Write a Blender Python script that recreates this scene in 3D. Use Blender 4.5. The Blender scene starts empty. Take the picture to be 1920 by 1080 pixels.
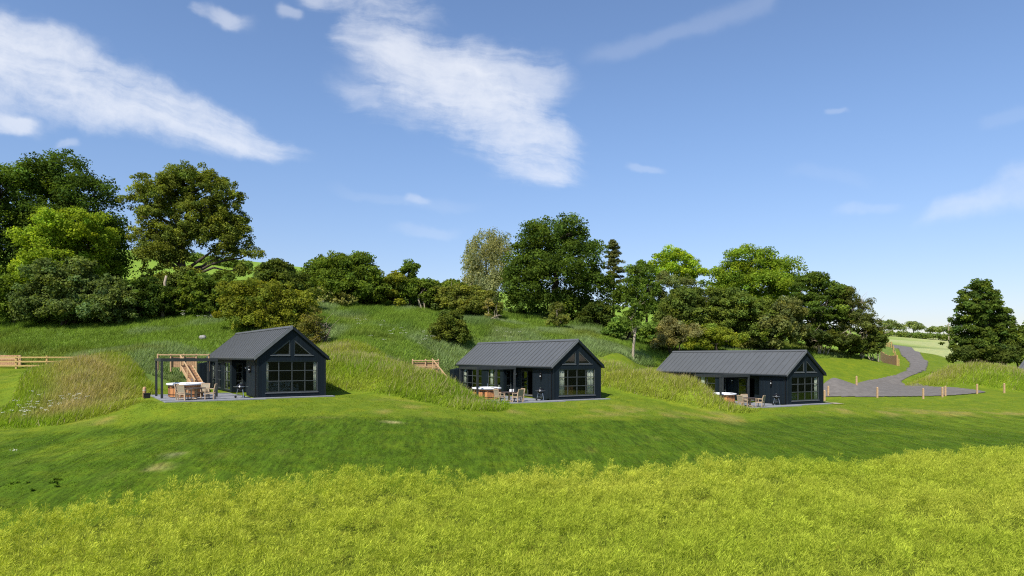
import bpy, math, random
import numpy as np
from mathutils import Vector, Matrix

S = bpy.context.scene
C = S.collection
F = 1300.0            # focal length in pixels of the 1920-wide photograph
HOR = 667.0           # horizon row
CZ = 6.0              # camera height
R = math.radians
rng = np.random.default_rng(7)

# ------------------------------------------------------------------ helpers
def at(px, py, Y):
    return Vector(((px-960)/F*Y, Y, CZ-(py-HOR)/F*Y))

def smooth(a, b, x):
    t = np.clip((x-a)/(b-a), 0, 1)
    return t*t*(3-2*t)

class MB:
    def __init__(s): s.v = []; s.f = []
    def add(s, vs, fs):
        o = len(s.v); s.v += [tuple(v) for v in vs]; s.f += [tuple(i+o for i in f) for f in fs]; return s
    def box(s, x0, x1, y0, y1, z0, z1):
        return s.add([(x0,y0,z0),(x1,y0,z0),(x1,y1,z0),(x0,y1,z0),(x0,y0,z1),(x1,y0,z1),(x1,y1,z1),(x0,y1,z1)],
            [(0,3,2,1),(4,5,6,7),(0,1,5,4),(1,2,6,5),(2,3,7,6),(3,0,4,7)])
    def bar(s, p, q, w, h=None, up=(0,0,1)):
        h = h or w
        p = Vector(p); q = Vector(q); d = (q-p).normalized()
        a = d.cross(Vector(up))
        if a.length < 1e-4: a = d.cross(Vector((1,0,0)))
        a.normalize(); b = a.cross(d)
        vs = []
        for c in (p, q):
            for i, j in ((-1,-1),(1,-1),(1,1),(-1,1)): vs.append(c + a*(i*w/2) + b*(j*h/2))
        return s.add(vs, [(0,1,2,3),(7,6,5,4),(0,4,5,1),(1,5,6,2),(2,6,7,3),(3,7,4,0)])
    def tube(s, pts, rad, n=8):
        pts = [Vector(p) for p in pts]
        if not hasattr(rad, '__len__'): rad = [rad]*len(pts)
        vs = []; fs = []
        for i, p in enumerate(pts):
            d = (pts[min(i+1,len(pts)-1)]-pts[max(i-1,0)]).normalized()
            a = d.cross(Vector((0.3,1,0.1))); a.normalize(); b = a.cross(d)
            for k in range(n):
                t = 2*math.pi*k/n
                vs.append(p+(a*math.cos(t)+b*math.sin(t))*rad[i])
        for i in range(len(pts)-1):
            for k in range(n):
                k2 = (k+1)%n
                fs.append((i*n+k, i*n+k2, (i+1)*n+k2, (i+1)*n+k))
        fs.append(tuple(range(n-1,-1,-1))); m = (len(pts)-1)*n; fs.append(tuple(range(m,m+n)))
        return s.add(vs, fs)
    def lathe(s, prof, n=16, c=(0,0), rot=0):
        vs = []; fs = []
        for r, z in prof:
            for k in range(n):
                t = 2*math.pi*k/n+rot
                vs.append((c[0]+r*math.cos(t), c[1]+r*math.sin(t), z))
        for i in range(len(prof)-1):
            for k in range(n):
                k2 = (k+1)%n
                fs.append((i*n+k, i*n+k2, (i+1)*n+k2, (i+1)*n+k))
        fs.append(tuple(range(n-1,-1,-1))); m = (len(prof)-1)*n; fs.append(tuple(range(m,m+n)))
        return s.add(vs, fs)
    def prism(s, poly, y0, y1):           # polygon in x,z extruded along y
        n = len(poly)
        vs = [(x,y0,z) for x,z in poly]+[(x,y1,z) for x,z in poly]
        fs = [tuple(range(n)), tuple(range(2*n-1,n-1,-1))]
        for k in range(n):
            k2 = (k+1)%n; fs.append((k, k+n, k2+n, k2))
        return s.add(vs, fs)
    def build(s, name, m, parent=None, sm=False):
        me = bpy.data.meshes.new(name); me.from_pydata(s.v, [], s.f); me.update()
        me.materials.append(m)
        if sm: me.polygons.foreach_set('use_smooth', [True]*len(me.polygons))
        o = bpy.data.objects.new(name, me); C.objects.link(o)
        if parent: o.parent = parent
        return o

def tag(o, label=None, cat=None, group=None, kind=None):
    if label: o['label'] = label
    if cat: o['category'] = cat
    if group: o['group'] = group
    if kind: o['kind'] = kind
    return o

def thing(name, label, cat, loc=(0,0,0), rz=0, group=None):
    o = bpy.data.objects.new(name, None); C.objects.link(o)
    o.empty_display_size = 0.3
    o.location = loc; o.rotation_euler = (0,0,rz)
    return tag(o, label, cat, group)

def copy_tree(o, parent=None):
    kids = list(o.children)
    c = o.copy(); C.objects.link(c)
    if parent: c.parent = parent
    for k in kids: copy_tree(k, c)
    return c

def np_mesh(name, V, nf, k, m, col=None, parent=None):
    """V: (n*k,3) vertices, every k consecutive ones make a face"""
    me = bpy.data.meshes.new(name)
    V = np.ascontiguousarray(V, dtype=np.float32)
    me.vertices.add(len(V)); me.vertices.foreach_set('co', V.ravel())
    me.loops.add(nf*k); me.loops.foreach_set('vertex_index', np.arange(nf*k, dtype=np.int32))
    me.polygons.add(nf)
    me.polygons.foreach_set('loop_start', np.arange(0, nf*k, k, dtype=np.int32))
    me.update(calc_edges=True)
    if col is not None:
        a = me.color_attributes.new('tint', 'FLOAT_COLOR', 'POINT')
        cc = np.ones((len(V),4), np.float32); cc[:,:3] = col
        a.data.foreach_set('color', cc.ravel())
    me.materials.append(m)
    o = bpy.data.objects.new(name, me); C.objects.link(o)
    if parent: o.parent = parent
    return o

# ------------------------------------------------------------------ materials
class NT:
    def __init__(s, tree): s.t = tree; s.n = tree.nodes; s.l = tree.links
    def new(s, typ, **kw):
        n = s.n.new(typ)
        for k, v in kw.items():
            if k.startswith('i_'):
                key = k[2:]
                key = int(key) if key.isdigit() else key
                s.put(n.inputs[key], v)
            else: setattr(n, k, v)
        return n
    def put(s, sock, v):
        if isinstance(v, bpy.types.NodeSocket): s.l.new(v, sock)
        else: sock.default_value = v
    def m(s, op, a, b=0.0, c=0.0, clamp=False):
        n = s.n.new('ShaderNodeMath'); n.operation = op; n.use_clamp = clamp
        for i, v in enumerate((a,b,c)): s.put(n.inputs[i], v)
        return n.outputs[0]
    def ss(s, v, a, b):
        n = s.n.new('ShaderNodeMapRange'); n.interpolation_type = 'SMOOTHSTEP'
        s.put(n.inputs[0], v); n.inputs[1].default_value = a; n.inputs[2].default_value = b
        return n.outputs[0]
    def mix(s, f, a, b, mode='MIX'):
        n = s.n.new('ShaderNodeMix'); n.data_type = 'RGBA'; n.blend_type = mode
        s.put(n.inputs[0], f)
        for i, v in ((6,a),(7,b)):
            if isinstance(v, tuple) and len(v) == 3: v = (*v, 1)
            s.put(n.inputs[i], v)
        return n.outputs[2]
    def noise(s, vec, scale, detail=4, rough=.55, dist=0):
        n = s.n.new('ShaderNodeTexNoise'); s.put(n.inputs['Vector'], vec)
        n.inputs['Scale'].default_value = scale; n.inputs['Detail'].default_value = detail
        n.inputs['Roughness'].default_value = rough; n.inputs['Distortion'].default_value = dist
        return n.outputs[0]

def new_mat(name):
    m = bpy.data.materials.new(name); m.use_nodes = True
    nt = NT(m.node_tree); b = nt.n['Principled BSDF']
    return m, nt, b

def simple(name, col, rough=.6, metal=0, var=.25, scale=6, bump=0, stretch=None, spec=.3):
    m, nt, b = new_mat(name)
    tc = nt.new('ShaderNodeTexCoord').outputs['Object']
    if stretch:
        mp = nt.new('ShaderNodeMapping'); nt.put(mp.inputs['Vector'], tc); mp.inputs['Scale'].default_value = stretch; tc = mp.outputs[0]
    nz = nt.noise(tc, scale, 5, .6)
    f = nt.ss(nz, .3, .7)
    c = nt.mix(f, tuple(x*(1-var) for x in col), tuple(min(1,x*(1+var)) for x in col))
    nt.put(b.inputs['Base Color'], c)
    b.inputs['Roughness'].default_value = rough; b.inputs['Metallic'].default_value = metal
    b.inputs['Specular IOR Level'].default_value = spec
    if bump:
        bp = nt.new('ShaderNodeBump'); bp.inputs['Strength'].default_value = bump; bp.inputs['Distance'].default_value = .02
        nt.put(bp.inputs['Height'], nz); nt.put(b.inputs['Normal'], bp.outputs[0])
    return m

def cladding(name, col, width=.15):
    m, nt, b = new_mat(name)
    tc = nt.new('ShaderNodeTexCoord').outputs['Object']
    sp = nt.new('ShaderNodeSeparateXYZ'); nt.put(sp.inputs[0], tc)
    a = nt.m('ADD', sp.outputs[0], sp.outputs[1])
    q = nt.m('DIVIDE', a, width)
    fr = nt.m('FRACT', q); cell = nt.m('FLOOR', q)
    wn = nt.new('ShaderNodeTexWhiteNoise', noise_dimensions='1D'); nt.put(wn.inputs['W'], cell)
    groove = nt.m('LESS_THAN', nt.m('ABSOLUTE', nt.m('SUBTRACT', fr, .5)), .42)
    mp = nt.new('ShaderNodeMapping'); nt.put(mp.inputs['Vector'], tc); mp.inputs['Scale'].default_value = (9,9,.7)
    grain = nt.noise(mp.outputs[0], 4, 5, .65)
    v = nt.m('ADD', nt.m('MULTIPLY', wn.outputs[0], .35), nt.m('MULTIPLY', grain, .6))
    c = nt.mix(v, tuple(x*.6 for x in col), tuple(x*1.5 for x in col))
    nt.put(b.inputs['Base Color'], c); b.inputs['Roughness'].default_value = .55
    b.inputs['Specular IOR Level'].default_value = .2
    bp = nt.new('ShaderNodeBump'); bp.inputs['Strength'].default_value = .6; bp.inputs['Distance'].default_value = .02
    nt.put(bp.inputs['Height'], nt.m('ADD', groove, nt.m('MULTIPLY', grain, .2))); nt.put(b.inputs['Normal'], bp.outputs[0])
    return m

def leafy(name, transl=.35, gloss=.06):
    m = bpy.data.materials.new(name); m.use_nodes = True; nt = NT(m.node_tree); nt.n.clear()
    out = nt.new('ShaderNodeOutputMaterial')
    at_ = nt.new('ShaderNodeAttribute', attribute_name='tint')
    d = nt.new('ShaderNodeBsdfDiffuse'); nt.put(d.inputs[0], at_.outputs[0])
    t = nt.new('ShaderNodeBsdfTranslucent')
    nt.put(t.inputs[0], nt.mix(1.0, at_.outputs[0], (1.25,1.3,.55), 'MULTIPLY'))
    mx = nt.new('ShaderNodeMixShader'); mx.inputs[0].default_value = transl
    nt.put(mx.inputs[1], d.outputs[0]); nt.put(mx.inputs[2], t.outputs[0])
    g = nt.new('ShaderNodeBsdfGlossy'); g.inputs['Roughness'].default_value = .45; g.inputs[0].default_value = (.8,.85,.8,1)
    m2 = nt.new('ShaderNodeMixShader'); m2.inputs[0].default_value = gloss
    nt.put(m2.inputs[1], mx.outputs[0]); nt.put(m2.inputs[2], g.outputs[0])
    nt.put(out.inputs[0], m2.outputs[0])
    return m

def glass_mat(name):
    m = bpy.data.materials.new(name); m.use_nodes = True; nt = NT(m.node_tree); nt.n.clear()
    out = nt.new('ShaderNodeOutputMaterial')
    tr = nt.new('ShaderNodeBsdfTransparent'); tr.inputs[0].default_value = (.78,.81,.78,1)
    g = nt.new('ShaderNodeBsdfGlossy'); g.inputs['Roughness'].default_value = .02; g.inputs[0].default_value = (1,1,1,1)
    geo = nt.new('ShaderNodeNewGeometry')
    dp = nt.new('ShaderNodeVectorMath', operation='DOT_PRODUCT'); nt.put(dp.inputs[0], geo.outputs['Incoming']); nt.put(dp.inputs[1], geo.outputs['Normal'])
    graze = nt.m('POWER', nt.m('SUBTRACT', 1, nt.m('ABSOLUTE', dp.outputs['Value']), clamp=True), 5)
    tc = nt.new('ShaderNodeTexCoord').outputs['Object']
    bp = nt.new('ShaderNodeBump'); bp.inputs['Strength'].default_value = .04; nt.put(bp.inputs['Height'], nt.noise(tc, 1.3, 2))
    nt.put(g.inputs['Normal'], bp.outputs[0])
    f = nt.m('ADD', nt.m('MULTIPLY', graze, .9), .065, clamp=True)
    mx = nt.new('ShaderNodeMixShader'); nt.put(mx.inputs[0], f); nt.put(mx.inputs[1], tr.outputs[0]); nt.put(mx.inputs[2], g.outputs[0])
    nt.put(out.inputs[0], mx.outputs[0])
    return m

M = {}
M['clad'] = cladding('black_timber_cladding', (.0060,.0112,.0165))
M['trim'] = simple('black_trim_paint', (.009,.013,.016), .5, 0, .2, 8)
M['roof'] = simple('grey_seam_metal', (.088,.092,.094), .5, .0, .05, .8, spec=.35)
M['verge'] = simple('grey_verge_metal', (.15,.155,.16), .45, .2, .1, 3)
M['frame'] = simple('dark_window_frame', (.055,.063,.065), .5, 0, .15, 8)
M['glass'] = glass_mat('window_glass')
M['curtain'] = simple('cream_curtain_cloth', (.78,.76,.68), .9, 0, .15, 5, .3, (14,14,.5))
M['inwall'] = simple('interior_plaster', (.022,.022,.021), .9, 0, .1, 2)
M['infloor'] = simple('interior_oak_floor', (.10,.065,.038), .5, 0, .3, 3, 0, (1,8,1))
M['lampblack'] = simple('black_lamp_metal', (.012,.012,.013), .4, .3, .1)
M['lampglass'] = simple('frosted_lamp_glass', (.75,.75,.72), .3, 0, .05)
M['pergola'] = simple('charcoal_pergola_metal', (.034,.038,.038), .5, .1, .15, 4)
M['cedar'] = simple('cedar_staves', (.46,.20,.075), .6, 0, .3, 5, .3, (7,7,.5))
M['tubwhite'] = simple('white_tub_acrylic', (.78,.79,.80), .25, 0, .04)
M['water'] = simple('tub_water', (.10,.30,.36), .05, 0, .1)
M['teak'] = simple('weathered_teak', (.40,.29,.19), .7, 0, .25, 6, .2, (3,3,12))
M['weave'] = simple('taupe_sling_weave', (.30,.255,.18), .85, 0, .2, 40, .3)
M['tabletop'] = simple('dark_tabletop', (.055,.040,.034), .5, 0, .25, 8)
M['bbqblack'] = simple('black_enamel', (.010,.010,.011), .22, 0, .1)
M['steel'] = simple('brushed_steel', (.55,.56,.57), .3, .9, .1)
M['pine'] = simple('new_pine_timber', (.46,.30,.16), .75, 0, .28, 4, .3, (2,2,9))
M['pineboard'] = simple('pine_board_panel', (.40,.235,.125), .75, 0, .3, 3, .3, (2,2,8))
M['yellowpine'] = simple('yellow_fence_timber', (.42,.29,.105), .75, 0, .28, 4, .3, (2,2,9))
M['paving'] = simple('grey_patio_slabs', (.21,.215,.23), .8, 0, .15, 3, .2)
M['palepath'] = simple('pale_gravel_path', (.42,.36,.27), .9, 0, .25, 9, .3)
M['asphalt'] = simple('grey_gravel_tarmac', (.136,.122,.108), .9, 0, .15, 1.6, .2)
M['bark'] = simple('brown_bark', (.065,.05,.035), .9, 0, .4, 5, .6, (3,3,.6))
M['palebark'] = simple('pale_bark', (.34,.28,.20), .9, 0, .3, 5, .5, (3,3,.6))
M['leaf'] = leafy('leaf_foliage', .45, .0)
M['grass'] = leafy('grass_blades', .38, .0)
M['cropm'] = leafy('crop_foliage', .42, .0)
M['rock'] = simple('grey_rock', (.24,.23,.20), .9, 0, .3, 4, .6)
M['linen'] = simple('white_linen', (.7,.69,.66), .9, 0, .06)
M['oak'] = simple('orange_oak', (.42,.17,.055), .45, 0, .25, 4, 0, (1,1,6))
M['sofa'] = simple('pale_upholstery', (.42,.42,.40), .9, 0, .1)
M['kitchen'] = simple('pale_kitchen_unit', (.55,.52,.42), .5, 0, .08)
M['blackplastic'] = simple('black_plastic', (.012,.012,.012), .5, 0, .1)
M['petal'] = leafy('white_petals', .2, .0)

# ------------------------------------------------------------------ terrain
HUTS = [(-17.06,46.4,3.20,33.0), (3.26,55.0,2.49,29.0), (24.45,61.6,1.66,27.0), (69.6,68.7,1.34,25.0)]
HW, HL, HE, HR = 4.65, 18.0, 2.69, 4.65      # cabin width, length, eave and ridge heights

def uv(i, u, v):
    x, y, z, a = HUTS[i]; c, s = math.cos(R(a)), math.sin(R(a))
    return (x+u*c-v*s, y+u*s+v*c)

EDGE_PX = [(-500,985),(-200,962),(0,947),(120,940),(250,928),(330,916),(420,912),(500,908),(600,898),(700,889),(760,890),(850,884),(930,878),(1000,868),(1080,864),
           (1160,866),(1250,859),(1320,852),(1400,853),(1500,852),(1600,851),(1660,845),(1720,840),(1800,836),(1920,834),(2100,830),(2500,826)]
edge = np.array([((px-960)/F*(5*F/(py-HOR)), 5*F/(py-HOR)) for px, py in EDGE_PX])
def edge_y(X): return np.interp(X, edge[:,0], edge[:,1], left=edge[0,1]-6, right=edge[-1,1]+4)

pts = []
def cp(px, py, Y): p = at(px, py, Y); pts.append((p.x, p.y, p.z))
for x in (-60,-40,-17,0,14,28,45,70):
    ye = float(edge_y(x))
    pts.append((x, ye, CZ-6.12)); pts.append((x, ye-8, CZ-6.25)); pts.append((x, ye-30, CZ-6.6))
for a in [(0,830,36),(-250,840,33),(300,792,40),(600,785,40),(1000,790,46),(1400,795,53),(1700,790,58),(1920,800,55),(2300,800,56),
          (300,850,32),(600,838,34.5),(1000,846,38),(1400,833,42),(1700,818,46),
          (0,760,48),(-250,760,48),(0,700,58),(60,693,62),(-250,700,60),
          (60,660,67),(60,620,76),(150,606,80),(300,600,82),(-250,640,76),(-250,560,110),
          (100,480,140),(400,520,125),(420,501,165),(-250,420,160),(200,470,165),
          (240,690,56),(280,664,61),(330,668,62),(400,640,70),(400,605,80),(640,738,52),(700,730,53),
          (620,655,64),(650,600,82),(700,582,92),(520,580,84),(560,525,160),
          (800,655,73),(800,600,88),(800,577,100),(830,556,150),
          (960,632,83),(1000,612,95),(1100,612,100),(1000,578,170),
          (1150,640,88),(1190,678,78),(1200,640,97),(1240,612,170),(1150,712,66),
          (1400,655,93),(1560,705,78),(1600,722,77),(1620,672,98),(1500,650,102),(1650,648,140),(1450,620,170),
          (1560,746,71),(1730,748,71),(1850,741,73),(1560,724,80),(1700,725,86),(1800,723,81),(1920,742,74),(2300,742,80),
          (1740,700,108),(1745,685,120),(1720,662,150),(1690,647,185),(1660,634,235),(1800,642,235),(1790,674,130),(1900,698,100),(2300,690,120),(2200,640,240)]:
    cp(*a)
for i in range(4):
    for u, v in ((-5.5,-1.4),(-5.5,7.5),(4.9,-1.0),(0,9),(4.6,12),(0,18),(4.6,18)):
        x, y = uv(i,u,v); pts.append((x, y, HUTS[i][2]-.06))
pts = np.array(pts); CQ = 2.0
def phi(r2): return -np.sqrt(r2+CQ*CQ)
n_ = len(pts)
A = np.zeros((n_+3, n_+3))
d2 = ((pts[:,None,:2]-pts[None,:,:2])**2).sum(-1)
A[:n_,:n_] = phi(d2) + np.eye(n_)*.25
A[:n_,n_] = 1; A[:n_,n_+1:] = pts[:,:2]; A[n_:,:n_] = A[:n_,n_:].T
W_ = np.linalg.solve(A, np.concatenate([pts[:,2], np.zeros(3)]))

def base_h(X, Y):
    out = np.empty_like(X)
    for k in range(0, len(X), 4000):
        x = X[k:k+4000]; y = Y[k:k+4000]
        r2 = (x[:,None]-pts[None,:,0])**2+(y[:,None]-pts[None,:,1])**2
        out[k:k+4000] = phi(r2)@W_[:n_]+W_[n_]+W_[n_+1]*x+W_[n_+2]*y
    return out

def ridge(lst):
    r = []
    for px, py, Y, w in lst:
        p = at(px, py, Y); r.append((p.x, p.y, p.z-.40, w))
    return r
MOUNDS = [ridge([(140,690,59,4.0),(152,662,54,4.6),(160,694,50,5.0),(156,740,46.3,5.8),(120,784,43.5,5.2)]),
          ridge([(600,652,66,5),(650,658,61,6.2),(720,674,57,6.2),(795,693,54,5.2),(850,727,51.8,4.2),(880,752,50,3.2)]),
          ridge([(1105,672,71,4.5),(1160,684,67,5.2),(1230,696,64,5.4),(1300,708,61.5,4.6),(1345,734,59.6,3.6),(1372,756,58.4,2.6)]),
          ridge([(1752,704,84,3.4),(1795,680,85,5.4),(1855,680,84,6.2),(1920,692,82,6.2),(2050,694,82,6)])]

def mound_w(X, Y, m):
    best = np.full(X.shape, 9.0); z = np.zeros_like(X)
    for (x0,y0,z0,w0), (x1,y1,z1,w1) in zip(m[:-1], m[1:]):
        dx, dy = x1-x0, y1-y0
        t = np.clip(((X-x0)*dx+(Y-y0)*dy)/(dx*dx+dy*dy), 0, 1)
        d = np.hypot(X-x0-t*dx, Y-y0-t*dy)/(w0+t*(w1-w0))
        k = d < best
        best = np.where(k, d, best); z = np.where(k, z0+t*(z1-z0), z)
    b = np.where(best < 1, (1-np.clip(best,0,1)**2)**1.5 if m is not MOUNDS[0] else (1-np.clip(best,0,1))**1.25, 0)
    return b, z

def rect_w(X, Y, i, u0, u1, v0, v1, mar):
    hx, hy, hz, a = HUTS[i]; c, s = math.cos(R(a)), math.sin(R(a))
    u = (X-hx)*c+(Y-hy)*s; v = -(X-hx)*s+(Y-hy)*c
    dx = np.maximum(np.maximum(u0-u, u-u1), 0); dy = np.maximum(np.maximum(v0-v, v-v1), 0)
    return 1-smooth(0, mar, np.hypot(dx, dy))

def H(X, Y):
    X = np.atleast_1d(np.asarray(X, float)); Y = np.atleast_1d(np.asarray(Y, float))
    sh = X.shape; X = X.ravel(); Y = Y.ravel()
    xc = np.clip(X, -110, 150); yc = np.clip(Y, -20, 262)
    h = base_h(xc, yc) - np.minimum(np.hypot(X-xc, Y-yc)*.09, 40)
    h = h + (34+10*np.sin(X*.013+1)+6*np.sin(X*.041))*smooth(-40,-150,Y)       # wooded rise behind the camera, seen only in the glass
    for m in MOUNDS:
        b, z = mound_w(X, Y, m)
        h = np.where(z > h, h+(z-h)*b, h)
    for i in range(4):
        zt = HUTS[i][2]-.06
        w = np.maximum(rect_w(X,Y,i,-.4,5.0,-1.1,18.3,1.6), rect_w(X,Y,i,-5.7,5.0,-1.5,7.6,1.6))
        h = h+(zt-h)*w
    return h.reshape(sh)
def H1(x, y): return float(H([x],[y])[0])

_res = H(pts[:,0],pts[:,1])-pts[:,2]
for _i in np.where(np.abs(_res)>.6)[0]: print('RES', pts[_i].round(1), round(960+F*pts[_i,0]/max(pts[_i,1],1)), _res[_i].round(2))

def vnoise(X, Y, sc, seed=0):
    """cheap smooth value noise for colours and scatter"""
    r = np.random.default_rng(seed); T = r.random((64,64))
    x = X/sc+1000; y = Y/sc+1000
    xi = np.floor(x).astype(int); yi = np.floor(y).astype(int); fx = x-xi; fy = y-yi
    fx = fx*fx*(3-2*fx); fy = fy*fy*(3-2*fy)
    g = lambda a, b: T[a%64, b%64]
    return (g(xi,yi)*(1-fx)+g(xi+1,yi)*fx)*(1-fy)+(g(xi,yi+1)*(1-fx)+g(xi+1,yi+1)*fx)*fy

BANK_PX = [-400,0,120,195,290,330,450,620,760,860,1130,1240,1500,1640,1700,2400]
BANK_Y  = [62,63,61,53,50.5,55,66,62,66,70,76,84,92,99,150,150]
def bank_mask(X, Y):
    px = 960+F*X/np.maximum(Y, 5)
    return smooth(0, 3, Y-np.interp(px, BANK_PX, BANK_Y))
def mound_mask(X, Y):
    b = np.zeros_like(X)
    for m in MOUNDS: b = np.maximum(b, mound_w(X, Y, m)[0])
    return b
def pad_mask(X, Y):
    w = np.zeros_like(X)
    for i in range(4):
        w = np.maximum(w, np.maximum(rect_w(X,Y,i,-.4,5.0,-1.1,18.3,.5), rect_w(X,Y,i,-5.7,5.0,-1.5,7.6,.5)))
    return w

LAWN_D = np.array((.056,.102,.005)); LAWN_B = np.array((.110,.162,.010)); DRY = np.array((.24,.20,.06))
LUSH = np.array((.105,.165,.030)); MEADOW = np.array((.16,.23,.016)); SOIL = np.array((.12,.15,.014))
FIELD = np.array((.16,.26,.03)); PALEF = np.array((.30,.34,.14))

def ground_col(X, Y):
    c = np.tile(LAWN_B, (len(X),1))
    n1 = vnoise(X,Y,7,1); n2 = vnoise(X,Y,2.2,2); n3 = vnoise(X,Y,.9,3)
    def blend(c, col, w): return c+(col-c)*w[:,None]
    ye = edge_y(X)
    px = 960+F*X/np.maximum(Y,5)
    # the mown slope between the crop and the crest is a darker sward
    crest = np.interp(px, [-400,0,300,600,1000,1400,1700,2300],[37,38,40.5,41.5,47,54,60,62])
    slope = smooth(-1.0,1.2,crest-Y+(n1-.5)*3.0+(n3-.5)*1.5)
    c = blend(c, LAWN_D, slope)
    # scalped dry patches along the crest
    band = np.exp(-((Y-crest-1.8)/2.4)**2)
    c = blend(c, DRY, np.clip(band*smooth(.46,.85,n2*.35+n1*.25+n3*.4)*.9,0,.6))
    c = blend(c, DRY, np.clip(smooth(.74,.92,n3*.6+n2*.4)*.14*smooth(0,3,Y-ye),0,1))
    c = blend(c, LAWN_B*1.05, np.clip(smooth(.6,.85,n1)*.5*slope,0,1))
    b = bank_mask(X,Y); c = blend(c, LUSH, b)
    mm = smooth(.02,.25,mound_mask(X,Y)); c = blend(c, MEADOW, mm)
    c = blend(c, FIELD, smooth(112,122,Y)*(px<1640))
    far = (px>1640)*smooth(0,3,Y-np.interp(px,[1640,1690,1740,1790,1800,2400],[190,165,140,126,126,150]))
    c = blend(c, PALEF, far)
    c = blend(c, SOIL, smooth(-.4,.4,ye-Y))
    c = blend(c, np.array((.020,.030,.008)), smooth(-32,-58,Y))
    for qx, qy, Yq, rx_, ry_, cq in ((298,868,30.2,.42,.35,(.30,.25,.10)),(322,853,31.8,.40,.25,(.34,.30,.16)),(735,797,41.0,.5,.3,(.33,.29,.13)),(8,608,77,2.0,1.6,(.10,.060,.035)),(22,600,78.5,1.6,1.5,(.20,.16,.10)),(160,600,79,.9,.7,(.22,.19,.12))):
        xq = (qx-960)/F*Yq; c = blend(c, np.array(cq), .9*np.exp(-(((X-xq)/rx_)**2+((Y-Yq)/ry_)**2)*1.3))
    return c, slope*(1-smooth(-.4,.4,ye-Y))

gx = np.concatenate([-np.geomspace(1500,82,14), np.arange(-80,92.01,.5), np.geomspace(94,1500,14)])
gy = np.concatenate([[-900,-500,-300,-230,-190,-160,-130,-105,-85,-65,-50,-35,-20,-10], np.arange(-5,10,2.5), np.arange(10,112,.5), np.arange(112,270,2), np.geomspace(272,2500,14)])
GX, GY = np.meshgrid(gx, gy); GXr, GYr = GX.ravel(), GY.ravel()
GZ = H(GXr, GYr)
nx, ny = len(gx), len(gy)
idx = np.arange(nx*ny).reshape(ny,nx)
quads = np.stack([idx[:-1,:-1],idx[:-1,1:],idx[1:,1:],idx[1:,:-1]],-1).reshape(-1,4)
me = bpy.data.meshes.new('ground')
me.from_pydata(np.stack([GXr,GYr,GZ],1).tolist(), [], quads.tolist()); me.update()
me.polygons.foreach_set('use_smooth', [True]*len(me.polygons))
gc, gslope = ground_col(GXr, GYr)
a = me.color_attributes.new('tint','FLOAT_COLOR','POINT')
cc = np.ones((len(gc),4),np.float32); cc[:,:3] = gc; cc[:,3] = gslope
a.data.foreach_set('color', cc.ravel())
gm, nt, b = new_mat('grass_ground')
an = nt.new('ShaderNodeAttribute', attribute_name='tint')
pos = nt.new('ShaderNodeNewGeometry').outputs['Position']
mp = nt.new('ShaderNodeMapping'); nt.put(mp.inputs['Vector'], pos); mp.inputs['Rotation'].default_value = (0,0,R(-6))
sp = nt.new('ShaderNodeSeparateXYZ'); nt.put(sp.inputs[0], mp.outputs[0])
wob = nt.noise(pos, .35, 3)
stripe = nt.m('SINE', nt.m('MULTIPLY', nt.m('ADD', sp.outputs[0], nt.m('MULTIPLY', wob, 1.2)), 2*math.pi/1.9))
mp2 = nt.new('ShaderNodeMapping'); nt.put(mp2.inputs['Vector'], mp.outputs[0]); mp2.inputs['Scale'].default_value = (1,.11,1)
st2 = nt.noise(mp2.outputs[0], 5.0, 6, .7)
fine2 = nt.noise(pos, 17, 4, .7); fine = nt.noise(pos, 5, 6, .7); mid = nt.noise(pos, .9, 5, .6)
f = nt.m('ADD', nt.m('ADD', nt.m('MULTIPLY', nt.m('SUBTRACT', fine, .5), .9), nt.m('MULTIPLY', nt.m('SUBTRACT', mid, .5), .7)), 1.0)
f = nt.m('ADD', f, nt.m('MULTIPLY', nt.m('ADD', nt.m('MULTIPLY', stripe, .085), nt.m('MULTIPLY', nt.m('SUBTRACT', st2, .5), 2.4)), an.outputs['Alpha']))
f = nt.m('ADD', f, nt.m('MULTIPLY', nt.m('SUBTRACT', fine2, .5), 1.5))
f = nt.m('MAXIMUM', f, .3)
vm = nt.new('ShaderNodeVectorMath', operation='SCALE'); nt.put(vm.inputs[0], an.outputs[0]); nt.put(vm.inputs['Scale'], f)
tint2 = nt.mix(nt.ss(mid,.4,.75), vm.outputs[0], nt.mix(1.0, vm.outputs[0], (1.25,1.02,.9), 'MULTIPLY'))
nt.put(b.inputs['Base Color'], tint2); b.inputs['Roughness'].default_value = .95; b.inputs['Specular IOR Level'].default_value = .1
bp = nt.new('ShaderNodeBump'); bp.inputs['Strength'].default_value = .4; bp.inputs['Distance'].default_value = .06
nt.put(bp.inputs['Height'], fine); nt.put(b.inputs['Normal'], bp.outputs[0])
me.materials.append(gm)
go = bpy.data.objects.new('ground', me); C.objects.link(go); tag(go, kind='structure')

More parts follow.
